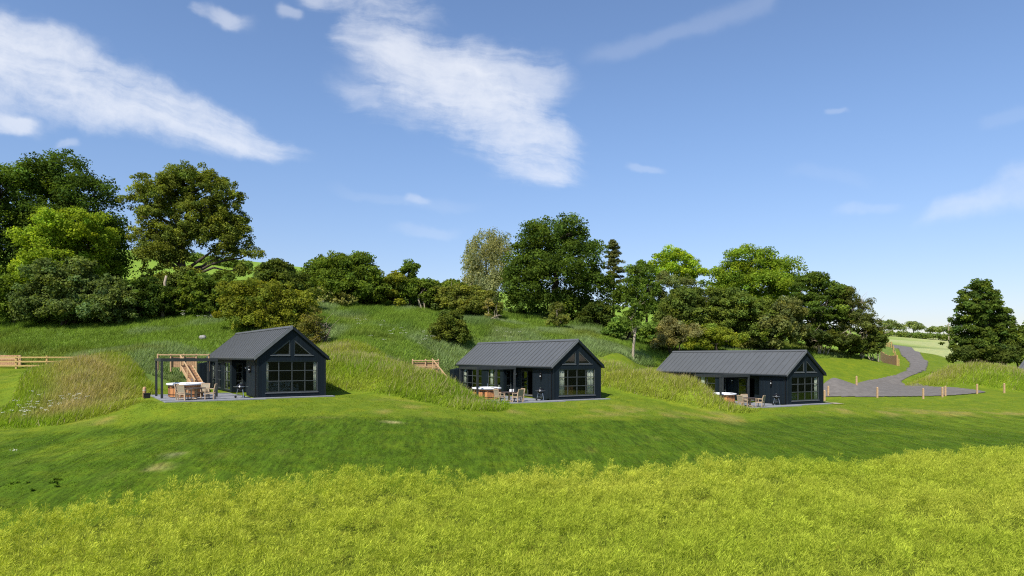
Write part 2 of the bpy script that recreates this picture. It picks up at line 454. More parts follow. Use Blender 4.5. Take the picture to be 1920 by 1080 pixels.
# sheets laid on the ground: road and parking
def sheet(name, outline, m, lift=.07, step=.6):
    o2 = np.array(outline); x0, y0 = o2.min(0); x1, y1 = o2.max(0)
    xs = np.arange(x0, x1+step, step); ys = np.arange(y0, y1+step, step)
    def inside(X, Y):
        r = np.zeros(X.shape, bool); j = len(o2)-1
        for i in range(len(o2)):
            xi, yi = o2[i]; xj, yj = o2[j]
            r ^= ((yi > Y) != (yj > Y)) & (X < (xj-xi)*(Y-yi)/(yj-yi+1e-12)+xi); j = i
        return r
    XX, YY = np.meshgrid(xs, ys); ZZ = H(XX.ravel(), YY.ravel())+lift
    I = np.arange(XX.size).reshape(XX.shape)
    cx = (XX[:-1,:-1]+step/2); cy = (YY[:-1,:-1]+step/2); k = inside(cx, cy)
    q = np.stack([I[:-1,:-1][k],I[:-1,1:][k],I[1:,1:][k],I[1:,:-1][k]],-1)
    used = np.unique(q); re = -np.ones(XX.size,int); re[used] = np.arange(len(used))
    mb = MB(); V = np.stack([XX.ravel(),YY.ravel(),ZZ],1)[used]
    mb.v = V.tolist(); mb.f = re[q].tolist()
    o = mb.build(name, m, None, True); tag(o, kind='structure'); return o
def gpx(px, Y): return ((px-960)/F*Y, Y)
def catmull(P, n=12):
    P = [np.array(p, float) for p in P]; out = []
    for i in range(len(P)-1):
        p0 = P[max(i-1,0)]; p1 = P[i]; p2 = P[i+1]; p3 = P[min(i+2,len(P)-1)]
        for t in np.linspace(0,1,n,endpoint=False):
            out.append(.5*((2*p1)+(p2-p0)*t+(2*p0-5*p1+4*p2-p3)*t*t+(3*p1-p0-3*p2+p3)*t**3))
    out.append(P[-1]); return out
def ribbon(name, P, w, m, lift=.09):
    c = catmull(P, 10); L = []; Rr = []
    for i, p in enumerate(c):
        d = c[min(i+1,len(c)-1)]-c[max(i-1,0)]; d = d/np.linalg.norm(d); nrm = np.array((-d[1],d[0]))
        ww = w[0]+(w[1]-w[0])*i/(len(c)-1)
        L.append([p+nrm*ww*s for s in (.5,.25,0,-.25,-.5)])
    V = np.array(L).reshape(-1,2); z = H(V[:,0],V[:,1])+lift
    mb = MB(); mb.v = np.column_stack([V,z]).tolist()
    for i in range(len(c)-1):
        for k in range(4): mb.f.append((i*5+k,i*5+k+1,(i+1)*5+k+1,(i+1)*5+k))
    o = mb.build(name, m, None, True); tag(o, kind='structure'); return o

def ground_at(px, py):
    """where the sight line through a pixel of the photograph meets the terrain"""
    Ys = np.arange(22, 330, .2); h = H((px-960)/F*Ys, Ys); zr = CZ-(py-HOR)/F*Ys
    k = np.where(h >= zr)[0]; Y = Ys[k[0]] if len(k) else 300.
    return ((px-960)/F*Y, Y)
sheet('parking_area', catmull([ground_at(*q) for q in ((1500,728),(1541,724),(1614,717),(1653,710),(1682,703),(1702,697),(1728,698),(1706,707),(1690,716),(1694,720),(1728,723),(1791,727.5),(1848,736),(1800,741),(1731,744),(1640,745),(1560,745),(1500,744))],6), M['asphalt'], .07, .22)
sheet('road', catmull([ground_at(*q) for q in ((1700,699),(1705,690),(1706,682),(1698,672),(1687,659),(1672,645.5),(1697,645.5),(1714,657),(1729,670),(1739,678),(1738,687),(1728,699))],6), M['asphalt'], .078, .3)

# ------------------------------------------------------------------ world, sun, camera
w = bpy.data.worlds.new('World'); S.world = w; w.use_nodes = True
nt = NT(w.node_tree); nt.n.clear()
SUN_EL = R(50); sun_to = Vector((-.50,-.866,0)).normalized()*math.cos(SUN_EL)+Vector((0,0,math.sin(SUN_EL)))
out = nt.new('ShaderNodeOutputWorld'); bg = nt.new('ShaderNodeBackground'); bg.inputs['Strength'].default_value = .14
sky = nt.new('ShaderNodeTexSky', sky_type='NISHITA'); sky.sun_disc = False
sky.sun_elevation = SUN_EL; sky.sun_rotation = math.atan2(sun_to.x, sun_to.y)
sky.altitude = 200; sky.air_density = 1.0; sky.dust_density = .6; sky.ozone_density = 2.0
dirn = nt.new('ShaderNodeTexCoord').outputs['Generated']
sp = nt.new('ShaderNodeSeparateXYZ'); nt.put(sp.inputs[0], dirn)
yy = nt.m('MAXIMUM', sp.outputs[1], .05)
cx = nt.m('MULTIPLY', nt.m('DIVIDE', sp.outputs[0], yy), 1.3)      # bearing in thousands of px from the middle
cz = nt.m('MULTIPLY', nt.m('DIVIDE', sp.outputs[2], yy), 1.3)      # height above the horizon
cmb = nt.new('ShaderNodeCombineXYZ'); nt.put(cmb.inputs[0], cx); nt.put(cmb.inputs[1], cz)
P0 = cmb.outputs[0]
wn = nt.new('ShaderNodeTexNoise'); nt.put(wn.inputs['Vector'], P0); wn.inputs['Scale'].default_value = 9; wn.inputs['Detail'].default_value = 6
sb = nt.new('ShaderNodeVectorMath', operation='SUBTRACT'); nt.put(sb.inputs[0], wn.outputs[1]); sb.inputs[1].default_value = (.5,.5,.5)
sc_ = nt.new('ShaderNodeVectorMath', operation='SCALE'); nt.put(sc_.inputs[0], sb.outputs[0]); sc_.inputs['Scale'].default_value = .055
ad = nt.new('ShaderNodeVectorMath', operation='ADD'); nt.put(ad.inputs[0], P0); nt.put(ad.inputs[1], sc_.outputs[0])
PW = ad.outputs[0]
FN = nt.noise(PW, 26, 5, .65)
def cirrus(x0,y0,x1,y1,w0,w1,dens,scale=5.0,stretch=.25,lo=.30,hi=.80,grain=0.0,ends=(.06,.25),edge=.9,gain=.40,wm=None):
    """a cloud lying along a line across the sky, w0..w1 half-widths (px of the photograph), wm half way"""
    ax, az = (x0-960)/1000, (HOR-y0)/1000; bx, bz = (x1-960)/1000, (HOR-y1)/1000
    L = math.hypot(bx-ax, bz-az); ang = math.atan2(bz-az, bx-ax)
    mp = nt.new('ShaderNodeMapping', vector_type='TEXTURE'); nt.put(mp.inputs['Vector'], PW)
    mp.inputs['Location'].default_value = (ax,az,0); mp.inputs['Rotation'].default_value = (0,0,ang)
    s = nt.new('ShaderNodeSeparateXYZ'); nt.put(s.inputs[0], mp.outputs[0])
    t = nt.m('MINIMUM', nt.m('MAXIMUM', nt.m('DIVIDE', s.outputs[0], L), 0), 1)
    ww = nt.m('ADD', nt.m('MULTIPLY', t, (w1-w0)/1000), w0/1000)
    if wm: ww = nt.m('ADD', ww, nt.m('MULTIPLY', nt.m('MULTIPLY', t, nt.m('SUBTRACT', 1, t)), 4*(wm-(w0+w1)/2)/1000))
    q = nt.m('SUBTRACT', 1, nt.m('DIVIDE', nt.m('ABSOLUTE', s.outputs[1]), ww))
    mask = nt.m('MULTIPLY', nt.ss(q, -.15, edge), nt.m('MULTIPLY', nt.ss(t, 0, ends[0]), nt.m('SUBTRACT', 1, nt.ss(t, 1-ends[1], 1))))
    mp2 = nt.new('ShaderNodeMapping'); nt.put(mp2.inputs['Vector'], mp.outputs[0])
    mp2.inputs['Rotation'].default_value = (0,0,grain); mp2.inputs['Location'].default_value = (x0*.01,y0*.01,0)
    mp3 = nt.new('ShaderNodeMapping'); nt.put(mp3.inputs['Vector'], mp2.outputs[0]); mp3.inputs['Scale'].default_value = (stretch,1,1)
    nz = nt.noise(mp3.outputs[0], scale, 4 if w0 < 30 else 8, .62, .4)
    v = nt.ss(nt.m('ADD', nt.m('ADD', nz, nt.m('MULTIPLY', nt.m('SUBTRACT', FN, .5), .22)), nt.m('MULTIPLY', nt.m('SUBTRACT', mask, .5), gain)), lo, hi)
    return nt.m('MULTIPLY', nt.m('MULTIPLY', v, nt.ss(mask, 0, 1.0 if w0 < 30 else .75)), dens)
CL = [cirrus(-200,35,655,322,120,8,.80,11,.16,.35,.84,.05,(.02,.25),.8,.42,wm=92),
      cirrus(-200,120,430,260,130,40,.6,8,.35,.36,.85,.1,(.02,.4),.9,.4),
      cirrus(-100,20,260,120,60,40,.45,9,.4,.36,.85,.1,(.02,.4),.9,.4),
      cirrus(590,10,1110,320,60,90,  .62,12,.22,.40,.88,-.42,(.14,.3),.95,.42,wm=120),
      cirrus(640,40,1140,350,70,60,.66,18,.22,.40,.86,-.36,(.2,.2),.9,.42,wm=125),
      cirrus(560,150,900,235,60,60,.45,13,.18,.34,.88,-.2,(.4,.4)),
      cirrus(520,-20,900,40,40,50,.5,13,.35,.36,.85,-.1,(.2,.4)),
      cirrus(800,70,1110,195,60,100,.65,14,.2,.34,.86,-.35,(.3,.35)),
      cirrus(1040,128,1480,-5,22,40,.13,6,.12,.22,.85,0,(.25,.1),1.0,.5),
      cirrus(1650,432,2060,300,26,75,.42,7,.25,.30,.85,0,(.35,.05)),
      cirrus(-60,225,95,240,34,26,.7,11,.5,.25,.75,0,(.1,.35)),
      cirrus(85,262,165,268,16,14,.3,14,.6,.3,.8,0,(.3,.4)),
      cirrus(345,8,500,55,20,26,.5,14,.45,.3,.85,0,(.2,.45)),
      cirrus(505,22,580,30,18,16,.35,14,.6,.3,.8,0,(.3,.4)),
      cirrus(740,362,840,384,18,12,.32,14,.5,.28,.8,0,(.3,.5)),
      cirrus(1160,312,1260,322,13,11,.2,14,.5,.3,.8,0,(.3,.4)),
      cirrus(1540,390,1740,385,20,14,.16,11,.3,.3,.8,0,(.3,.4)),
      cirrus(540,345,1000,405,16,24,.10,8,.2,.3,.8,0,(.3,.4)),
      cirrus(1440,315,1680,345,26,26,.06,8,.3,.3,.8,0,(.3,.4)),
      cirrus(700,425,900,440,20,20,.15,8,.3,.3,.8,0,(.3,.4)),
      cirrus(1535,216,1605,204,9,9,.18,14,.5,.3,.8,0,(.3,.4)),
      cirrus(1800,240,2000,205,24,34,.08,8,.3,.3,.8,0,(.3,.4))]
tot = CL[0]
for c_ in CL[1:]: tot = nt.m('SUBTRACT', nt.m('ADD', tot, c_), nt.m('MULTIPLY', tot, c_))
front = nt.ss(sp.outputs[1], .05, .2)
tot = nt.m('MULTIPLY', nt.m('MINIMUM', tot, 1), front)
elev = nt.ss(sp.outputs[2], -.06, .36)
skyc = nt.mix(1.0, sky.outputs[0], nt.mix(elev, (.60,.555,.63), (.70,.745,.83)), 'MULTIPLY')
cloudc = (4.75,4.85,5.1,1)
col = nt.mix(nt.m('MULTIPLY', tot, .85), skyc, cloudc)
nt.put(bg.inputs[0], col); nt.put(out.inputs[0], bg.outputs[0])

sl = bpy.data.lights.new('sun', 'SUN'); sl.energy = 4.4; sl.angle = R(.5); sl.color = (1,.955,.88)
so = bpy.data.objects.new('sun', sl); C.objects.link(so)
so.rotation_euler = (-sun_to).to_track_quat('-Z','Y').to_euler(); so.location = (0,0,60)

cam = bpy.data.cameras.new('camera'); cam.sensor_width = 36; cam.lens = F/1920*36
cam.shift_y = (HOR-540)/1920; cam.clip_end = 6000; cam.clip_start = .1
co = bpy.data.objects.new('camera', cam); C.objects.link(co); co.location = (0,0,CZ); co.rotation_euler = (R(90),0,0)
S.camera = co
S.view_settings.view_transform = 'Standard'; S.view_settings.look = 'None'; S.view_settings.gamma = 1; S.view_settings.exposure = .55
try:
    S.cycles.use_denoising = False; S.cycles.filter_width = 1.15; S.cycles.max_bounces = 8; S.cycles.diffuse_bounces = 5; S.cycles.glossy_bounces = 3; S.cycles.transmission_bounces = 4; S.cycles.transparent_max_bounces = 12
except Exception: pass

# ------------------------------------------------------------------ cabins
def grid_frame(plane, a0, a1, z0, z1, cols, rows, w=.06, mw=.05, face=0.0):
    """frame with glazing bars; plane 'g' runs along x at depth y=face, 's' along y at depth x=face"""
    mb = MB()
    def bx(p0,p1,q0,q1,d0,d1):
        if plane == 'g': mb.box(p0,p1,face+d0,face+d1,q0,q1)
        else: mb.box(face+d0,face+d1,p0,p1,q0,q1)
    bx(a0,a0+w,z0,z1,.04,.12); bx(a1-w,a1,z0,z1,.04,.12)
    bx(a0+w,a1-w,z0,z0+w,.04,.12); bx(a0+w,a1-w,z1-w,z1,.04,.12)
    xs = [a0+(a1-a0)*k for k in cols]; zs = [z0+(z1-z0)*k for k in rows]
    for x in xs: bx(x-mw/2,x+mw/2,z0+w,z1-w,.045,.11)
    cuts = [a0+w]+[v for x in xs for v in (x-mw/2,x+mw/2)]+[a1-w]
    for z in zs:
        for k in range(0,len(cuts),2): bx(cuts[k],cuts[k+1],z-mw/2,z+mw/2,.05,.105)
    return mb
def add_window(root, plane, a0, a1, z0, z1, cols, rows, face=0.0, name='window', mw=.05):
    fr = grid_frame(plane,a0,a1,z0,z1,cols,rows,face=face,mw=mw).build(name, M['frame'], root)
    p = MB()
    if plane == 'g': p.box(a0+.03,a1-.03,face+.074,face+.082,z0+.03,z1-.03)
    else: p.box(face+.074,face+.082,a0+.03,a1-.03,z0+.03,z1-.03)
    p.build('pane', M['glass'], fr)
    s = MB()
    if plane == 'g': s.box(a0-.03,a1+.03,face-.05,face+.038,z0-.05,z0-.004)
    else: s.box(face-.05,face+.038,a0-.03,a1+.03,z0-.05,z0-.004)
    if z0 > .2: s.build('sill', M['verge'], fr)
    return fr

W1A, W1B, W2A, W2B = 8.95, 11.4, 12.7, 17.0
DA, DB = 4.75, 6.9
def make_cabin():
    root = thing('cabin', 'x', 'cabin', (0,0,0), 0)
    T = .18; k = (HR-HE)/(HW/2)
    w = MB()
    # front gable
    w.box(0,HW,0,T,0,.30); w.box(0,.55,0,T,.30,2.45); w.box(HW-.55,HW,0,T,.30,2.45)
    e = (2.85-HE)/k
    w.prism([(0,2.45),(HW,2.45),(HW,HE),(HW-e,2.85),(e,2.85),(0,HE)],0,T)
    ti = 2.85+(2.2-.9)*k
    w.prism([(e,2.85),(.9,2.85),(2.2,ti),(2.2,HE+2.2*k)],0,T)
    w.prism([(HW-e,2.85),(HW-2.2,HE+2.2*k),(HW-2.2,ti),(HW-.9,2.85)],0,T)
    w.prism([(2.2,2.85),(HW-2.2,2.85),(HW-2.2,HE+2.2*k),(HW/2,HR),(2.2,HE+2.2*k)],0,T)
    # rear gable
    w.prism([(0,0),(HW,0),(HW,HE),(HW/2,HR),(0,HE)],HL-T,HL)
    # right side
    w.box(HW-T,HW,T,HL-T,0,HE)
    # left side: front block, porch recess, bedroom wall
    w.box(0,T,T,3.2,0,HE)
    w.box(T,1.0,3.02,3.2,0,HE)
    w.box(1.0,1.15,3.2,DA,0,HE); w.box(1.0,1.15,DB,8.45,0,HE); w.box(1.0,1.15,DA,DB,2.15,HE)
    w.box(T,.30,8.30,8.45,0,HE); w.box(.82,1.0,8.30,8.45,0,HE); w.box(.30,.82,8.30,8.45,0,.18); w.box(.30,.82,8.30,8.45,2.2,HE)
    w.box(0,T,8.30,W1A,0,HE); w.box(0,T,W1B,W2A,0,HE); w.box(0,T,W2B,HL-T,0,HE)
    for a, b_ in ((W1A,W1B),(W2A,W2B)): w.box(0,T,a,b_,0,.12); w.box(0,T,a,b_,2.3,HE)
    w.build('wall', M['clad'], root)
    # corner boards
    for b0, b1 in ((-.02,.09),(HW-.09,HW+.02)):
        c = MB(); c.box(b0,b1,-.02,-.003,0,HE-.03); c.build('corner_board', M['trim'], root)
    # roof: two slabs with standing seams
    ov, vg, th = .20, .14, .11
    roof = MB()
    def slab(sx, name_mb, t0, t1, y0, y1, z_off):
        # along slope, from eave (t0) to ridge (t1)
        pass
    zl = HE-ov*k
    for sgn in (0,1):
        f = (lambda x: x) if sgn == 0 else (lambda x: HW-x)
        poly = [(f(-ov),zl+.02),(f(HW/2),HR+.02),(f(HW/2),HR+.02+th*1.25),(f(-ov),zl+.02+th*1.25)]
        if sgn: poly = poly[::-1]
        roof.prism(poly, -vg, HL+vg)
        y = -vg+.3
        while y < HL+vg-.05:
            p2 = [(f(-ov),zl+.02+th*1.25+.002),(f(HW/2-.06),HR+.02+th*1.25-.06*k+.002),(f(HW/2-.06),HR+.02+th*1.25-.06*k+.05),(f(-ov),zl+.02+th*1.25+.05)]
            if sgn: p2 = p2[::-1]
            roof.prism(p2, y-.022, y+.022); y += .68
    ro = roof.build('roof', M['roof'], root)
    rc = MB(); zz = HR+.02+th*1.25
    rc.prism([(HW/2-.16,zz-.16*k+.055),(HW/2,zz+.055),(HW/2+.16,zz-.16*k+.055),(HW/2+.16,zz-.16*k+.075),(HW/2,zz+.08),(HW/2-.16,zz-.16*k+.075)], -vg, HL+vg)
    rc.build('ridge_cap', M['roof'], ro)
    for sgn in (0,1):
        f = (lambda x: x) if sgn == 0 else (lambda x: HW-x)
        v = MB(); p2 = [(f(-ov-.02),zl-.03),(f(HW/2),HR-.01),(f(HW/2),HR+.02+th*1.25+.06),(f(-ov-.02),zl+.02+th*1.25+.06)]
        if sgn: p2 = p2[::-1]
        v.prism(p2, -vg-.035, -vg-.004)
        v.build('verge_trim', M['verge'] if sgn == 0 else M['trim'], ro)  # left verge in a lighter metal: its sunlit look is put into the colour
        g = MB(); x0, x1 = sorted((f(-ov-.12), f(-ov-.012))); g.box(x0,x1,-vg,HL+vg,zl-.02,zl+.085)
        g.build('gutter', M['trim'], ro)
    dpp = MB(); dpp.tube([(-.21,.16,zl-.03),(-.10,.16,zl-.22),(-.07,.16,zl-.34),(-.07,.16,.06)],.035,8); dpp.build('downpipe', M['lampblack'], root)
    # soffit over the porch
    s = MB(); s.box(T+.003,.997,3.205,8.297,HE-.12,HE-.02); s.build('porch_soffit', M['trim'], root)
    # floor and inner partition
    fl = MB(); fl.box(T+.004,HW-T-.004,T+.004,3.01,.02,.12); fl.box(1.155,HW-T-.004,3.01,8.455,.02,.12); fl.box(T+.004,HW-T-.004,8.455,HL-T-.004,.02,.12)
    fl.build('floor', M['infloor'], root)
    pt = MB(); pt.box(1.155,HW-T-.004,8.5,8.6,.125,HE+.9); pt.box(T+.004,HW-T-.004,12.0,12.1,.125,HE); pt.box(HW-T-.05,HW-T-.008,T+.01,8.49,.125,HE)
    pt.build('inner_wall', M['inwall'], root)
    # windows
    add_window(root,'g',.55,HW-.55,.30,2.45,(.25,.5,.75),(.36,.69),name='window')
    for sgn in (0,1):
        f = (lambda x: x) if sgn == 0 else (lambda x: HW-x)
        def P(q): return [(f(x),z) for x,z in (q if sgn == 0 else q[::-1])]
        A_,B_,C_ = (.9,2.85),(2.2,2.85),(2.2,ti)
        ai,bi,ci = (1.12,2.92),(2.13,2.92),(2.13,ti-.16)
        fm = MB(); fm.prism(P([A_,B_,bi,ai]),.03,.12); fm.prism(P([B_,C_,ci,bi]),.03,.12); fm.prism(P([C_,A_,ai,ci]),.03,.12)
        fo = fm.build('gable_window', M['frame'], root)
        pn = MB(); pn.prism(P([(1.08,2.90),(2.15,2.90),(2.15,ti-.13)]),.074,.082); pn.build('pane', M['glass'], fo)
        sl_ = MB(); x0,x1 = sorted((f(.86),f(2.19))); sl_.box(x0,x1,-.045,.028,2.80,2.846); sl_.build('sill', M['verge'], fo)
    add_window(root,'s',W1A,W1B,.12,2.3,(.5,),(.33,.66))
    add_window(root,'s',W2A,W2B,.12,2.3,(.25,.5,.75),(.33,.66))
    add_window(root,'g',.30,.82,.18,2.2,(),(.33,.66),face=8.30,name='porch_window')
    # glazed porch door, one leaf closed, one open
    dm = (DA+DB)/2
    dr = add_window(root,'s',dm,DB,.12,2.15,(),(.33,.66),face=1.0,name='door',mw=.05)
    h = MB(); h.box(.96,1.035,dm+.10,dm+.13,1.02,1.16); h.build('handle', M['steel'], dr)
    th_ = MB(); th_.box(.9,1.15,DA,DB,.02,.115); th_.build('threshold', M['verge'], root)
    # lean-to store by the rear corner
    st = MB(); st.prism([(-.95,0),(-.004,0),(-.004,2.28),(-.95,2.12)],16.95,HL+.05)
    st.build('side_store', M['clad'], root)
    # wall lamps
    for lx, ly in ((0,1.75),(1.0,7.55)):
        lb = MB(); lb.box(lx-.03,lx-.003,ly-.06,ly+.06,1.62,2.08); lb.lathe([(.05,1.60),(.075,1.64),(.075,1.80),(.055,1.81)],10,(lx-.12,ly)); lb.lathe([(.055,1.90),(.075,1.905),(.075,2.05),(.04,2.10)],10,(lx-.12,ly)); lb.box(lx-.12,lx-.03,ly-.02,ly+.02,1.68,1.74)
        lo = lb.build('wall_lamp', M['lampblack'], root)
        lg = MB(); lg.lathe([(.05,1.812),(.06,1.85),(.05,1.898)],10,(lx-.12,ly)); lg.build('lamp_glass', M['lampglass'], lo)
    return root

def curtain(root, plane, a0, a1, z0, z1, face):
    mb = MB(); n = max(8, int((a1-a0)/.045)); vs = []; fs = []
    for i in range(n+1):
        a = a0+(a1-a0)*i/n; d = face+.035*math.sin(i*1.9)+.012*math.sin(i*.7)
        for z in (z0, z1):
            vs.append((a,d,z) if plane == 'g' else (d,a,z))
    for i in range(n): fs.append((2*i,2*i+2,2*i+3,2*i+1))
    mb.add(vs, fs); o = mb.build('curtain', M['curtain'], root, True)
    so_ = o.modifiers.new('thickness','SOLIDIFY'); so_.thickness = .012
    return o

CAB_LABEL = ['black timber cabin nearest the camera with the widest gable, beside the mound with white flowers',
             'black timber cabin with a small bushy tree on the slope behind its roof',
             'black timber cabin beside the grey parking area and wooden bollards',
             'cabin of which only a sloping grey roof corner shows behind the right mound']
cabins = []
for i in range(4):
    o = make_cabin() if i == 0 else copy_tree(cabins[0])
    o.location = HUTS[i][:3]; o.rotation_euler.z = R(HUTS[i][3]); o['label'] = CAB_LABEL[i]; o['group'] = 'black holiday cabins'
    cabins.append(o)
CURT = {0: ((.60,.78),(HW-.80,HW-.60)), 1: ((.60,1.15),(HW-1.25,HW-.60)), 2: ((HW-.98,HW-.60),), 3: ()}
for i in range(3):
    for a0, a1 in CURT[i]: curtain(cabins[i],'g',a0,a1,.14,2.5,.16)
    curtain(cabins[i],'s',W1B-.75,W1B-.3,.14,2.35,.17)
    curtain(cabins[i],'s',W2B-.55,W2B-.05,.14,2.35,.17)
    if i == 0: curtain(cabins[i],'s',W1A+.4,W1A+.75,.14,2.35,.17)

# furniture seen through the glass
def in_cab(i, u, v, z=.12):
    x, y = uv(i,u,v); return (x, y, HUTS[i][2]+z)
def sideboard(i, u, v, w, d, h, m, label, name='sideboard', cat='sideboard'):
    t = thing(name, label, cat, in_cab(i,u,v), R(HUTS[i][3]))
    b_ = MB(); b_.box(-w/2,w/2,-d/2,d/2,.08,h-.04); body = b_.build('body', m, t)
    dd = MB()
    n = max(2, int(w/.5))
    for k in range(n): dd.box(-w/2+w*k/n+.015,-w/2+w*(k+1)/n-.015,-d/2-.018,-d/2-.003,.12,h-.09)
    dd.build('door', m, t)
    tp = MB(); tp.box(-w/2-.02,w/2+.02,-d/2-.03,d/2+.02,h-.038,h); tp.build('worktop', m, t)
    f = MB(); f.box(-w/2+.04,w/2-.04,-d/2+.05,d/2-.02,0,.078); f.build('plinth', M['trim'], t)
    return t
sideboard(1,2.1,1.5,1.25,.6,.95,M['oak'],'orange wooden counter seen through the gable window of the middle cabin','counter','counter')
sideboard(1,3.3,5.6,.6,1.6,.95,M['kitchen'],'pale kitchen unit seen through the open porch door of the middle cabin','kitchen_unit','kitchen unit')
def sofa(i, u, v, rz, label):
    t = thing('sofa', label, 'sofa', in_cab(i,u,v), R(HUTS[i][3])+rz)
    a = MB(); a.box(-.9,.9,-.42,.42,.12,.42); a.build('seat', M['sofa'], t)
    a = MB(); a.box(-.9,.9,.30,.48,.425,.85); a.build('backrest', M['sofa'], t)
    for s in (-1,1):
        a = MB(); x0,x1 = sorted((s*.905,s*1.08)); a.box(x0,x1,-.42,.48,.12,.62); a.build('armrest', M['sofa'], t)
        a = MB(); a.box(min(s*.8,s*.86),max(s*.8,s*.86),-.36,-.3,0,.118); a.build('leg', M['trim'], t); a = MB(); a.box(min(s*.8,s*.86),max(s*.8,s*.86),.3,.36,0,.118); a.build('leg', M['trim'], t)
    for s in (-.4,.4):
        a = MB(); a.box(s-.2,s+.2,.13,.28,.43,.80); a.build('cushion', M['linen'], t)
    return t
sofa(2,2.6,2.6,0,'pale sofa with white cushions inside the gable window of the cabin by the parking area')
sofa(0,2.6,3.6,0,'pale sofa deep inside the gable window of the nearest cabin')
def bed(i, label):
    t = thing('bed', label, 'bed', in_cab(i,1.9,10.2), R(HUTS[i][3]))
    a = MB(); a.box(-1.05,1.05,-.8,.8,.10,.34); a.build('bed_base', M['sofa'], t)
    a = MB(); a.box(-1.03,1.03,-.78,.78,.345,.62); a.build('mattress', M['linen'], t)
    a = MB(); a.box(1.06,1.14,-.85,.85,0,1.25); a.build('headboard', M['sofa'], t)
    for s in (-.4,.4):
        a = MB(); a.box(.55,1.0,s-.3,s+.3,.625,.8); a.build('pillow', M['linen'], t)
bed(1,'white bed behind the side window of the middle cabin')

# ------------------------------------------------------------------ patios and what stands on them
for i in range(3):
    x, y, z, a = HUTS[i]
    mb = MB()
    # slabs laid in a grid with open joints, round the cabin front and along the porch
    s = .6
    us = np.arange(-5.7, 4.95, s); vs = np.arange(-1.35, 7.6, s)
    for u in us:
        for v in vs:
            u1, v1 = u+s-.012, v+s-.012
            if u1 > -.02 and v > -.4 and not (v < 0): continue
            if v < 0 and v1 > -.05: v1 = -.05
            if u > .2 and v < -.9: continue
            mb.box(u,u1,v,v1,-.08,.0)
    o = mb.build('patio', M['paving']); o.location = (x,y,z-.002); o.rotation_euler.z = R(a); tag(o, kind='structure')
pp = [uv(2,4.8,-.9),uv(2,5.8,-.85),uv(2,6.3,-.2),uv(2,6.1,.8),uv(2,5.6,2.2),uv(2,5.3,4.5)]
ribbon('path', pp, (.8,.8), M['palepath'], .07)

def on(i, u, v): x, y = uv(i,u,v); return (x, y, HUTS[i][2])
WHERE = ['nearest cabin', 'middle cabin', 'cabin by the parking area']

def make_pergola():
    t = thing('pergola','x','pergola')
    U0,U1,V0,V1,Ht = -5.45,-2.1,2.5,5.7,2.62
    for u in (U0,U1):
        for v in (V0,V1):
            mb = MB(); mb.box(u-.07,u+.07,v-.07,v+.07,0,Ht-.203); mb.build('post', M['pergola'], t)
    for a in ((U0-.08,U1+.08,V0-.08,V0+.08),(U0-.08,U1+.08,V1-.08,V1+.08),(U0-.08,U0+.08,V0+.083,V1-.083),(U1-.08,U1+.08,V0+.083,V1-.083)):
        mb = MB(); mb.box(*a,Ht-.2,Ht); mb.build('beam', M['pergola'], t)
    return t
per = make_pergola()
for i in range(3):
    o = per if i == 0 else copy_tree(per)
    o.location = HUTS[i][:3]; o.rotation_euler.z = R(HUTS[i][3])
    o['label'] = ['charcoal pergola standing clear over the hot tub left of the nearest cabin','charcoal pergola frame beside the side windows of the middle cabin','charcoal pergola frame rising behind the long grass at the cabin by the parking area'][i]
    o['group'] = 'charcoal pergolas beside the cabins'

def make_tub():
    t = thing('hot_tub','x','hot tub')
    n = 8; ro = R(22.5)
    mb = MB(); mb.lathe([(1.12,.04),(1.12,.80)],n,(0,0),ro)
    # stave joints
    cab = mb.build('cabinet', M['cedar'], t)
    for z in (.16,.62):
        mb = MB(); mb.lathe([(1.128,z),(1.136,z),(1.136,z+.045),(1.128,z+.045)],n,(0,0),ro); mb.build('band', M['lampblack'], t)
    mb = MB()
    for k in range(n):
        t0 = 2*math.pi*k/n+ro; p = Vector((math.cos(t0),math.sin(t0),0)); q = Vector((math.cos(t0+math.pi/4),math.sin(t0+math.pi/4),0))
        for f in (.0,.33,.66):
            c = (p+(q-p)*f)*1.126; mb.bar(c+Vector((0,0,.05)), c+Vector((0,0,.79)), .014)
    mb.build('stave_joint', M['tabletop'], cab)
    mb = MB(); mb.lathe([(1.08,.803),(1.20,.82),(1.22,.88),(1.19,.94),(1.02,.95),(.96,.90),(.95,.60),(.9,.55)],32); mb.build('rim', M['tubwhite'], t, True)
    mb = MB(); mb.lathe([(.93,.62),(.948,.84)],32); mb.build('water', M['water'], t)
    mb = MB(); mb.box(-.14,.14,-1.12,-1.02,.952,.985); mb.build('control_panel', M['blackplastic'], t)
    mb = MB(); mb.tube([(.55,.95,.95),(.55,.95,1.16),(.5,.85,1.2),(.45,.75,1.12)],.02,6); mb.build('spout', M['steel'], t)
    mb = MB(); mb.lathe([(1.07,0),(1.07,.038)],n,(0,0),ro); mb.build('plinth', M['trim'], t)
    return t
tub = make_tub()
for i in range(3):
    o = tub if i == 0 else copy_tree(tub)
    o.location = on(i, *((-3.85,3.75) if i == 0 else (-4.0,3.75))); o.rotation_euler.z = R(HUTS[i][3])
    o['label'] = ['cedar hot tub with white rim, fully in view before the wooden steps','orange cedar hot tub partly hidden by the grass mound at the middle cabin','hot tub showing only its white rim over grass, at the cabin by the parking area'][i]
    o['group'] = 'cedar hot tubs'

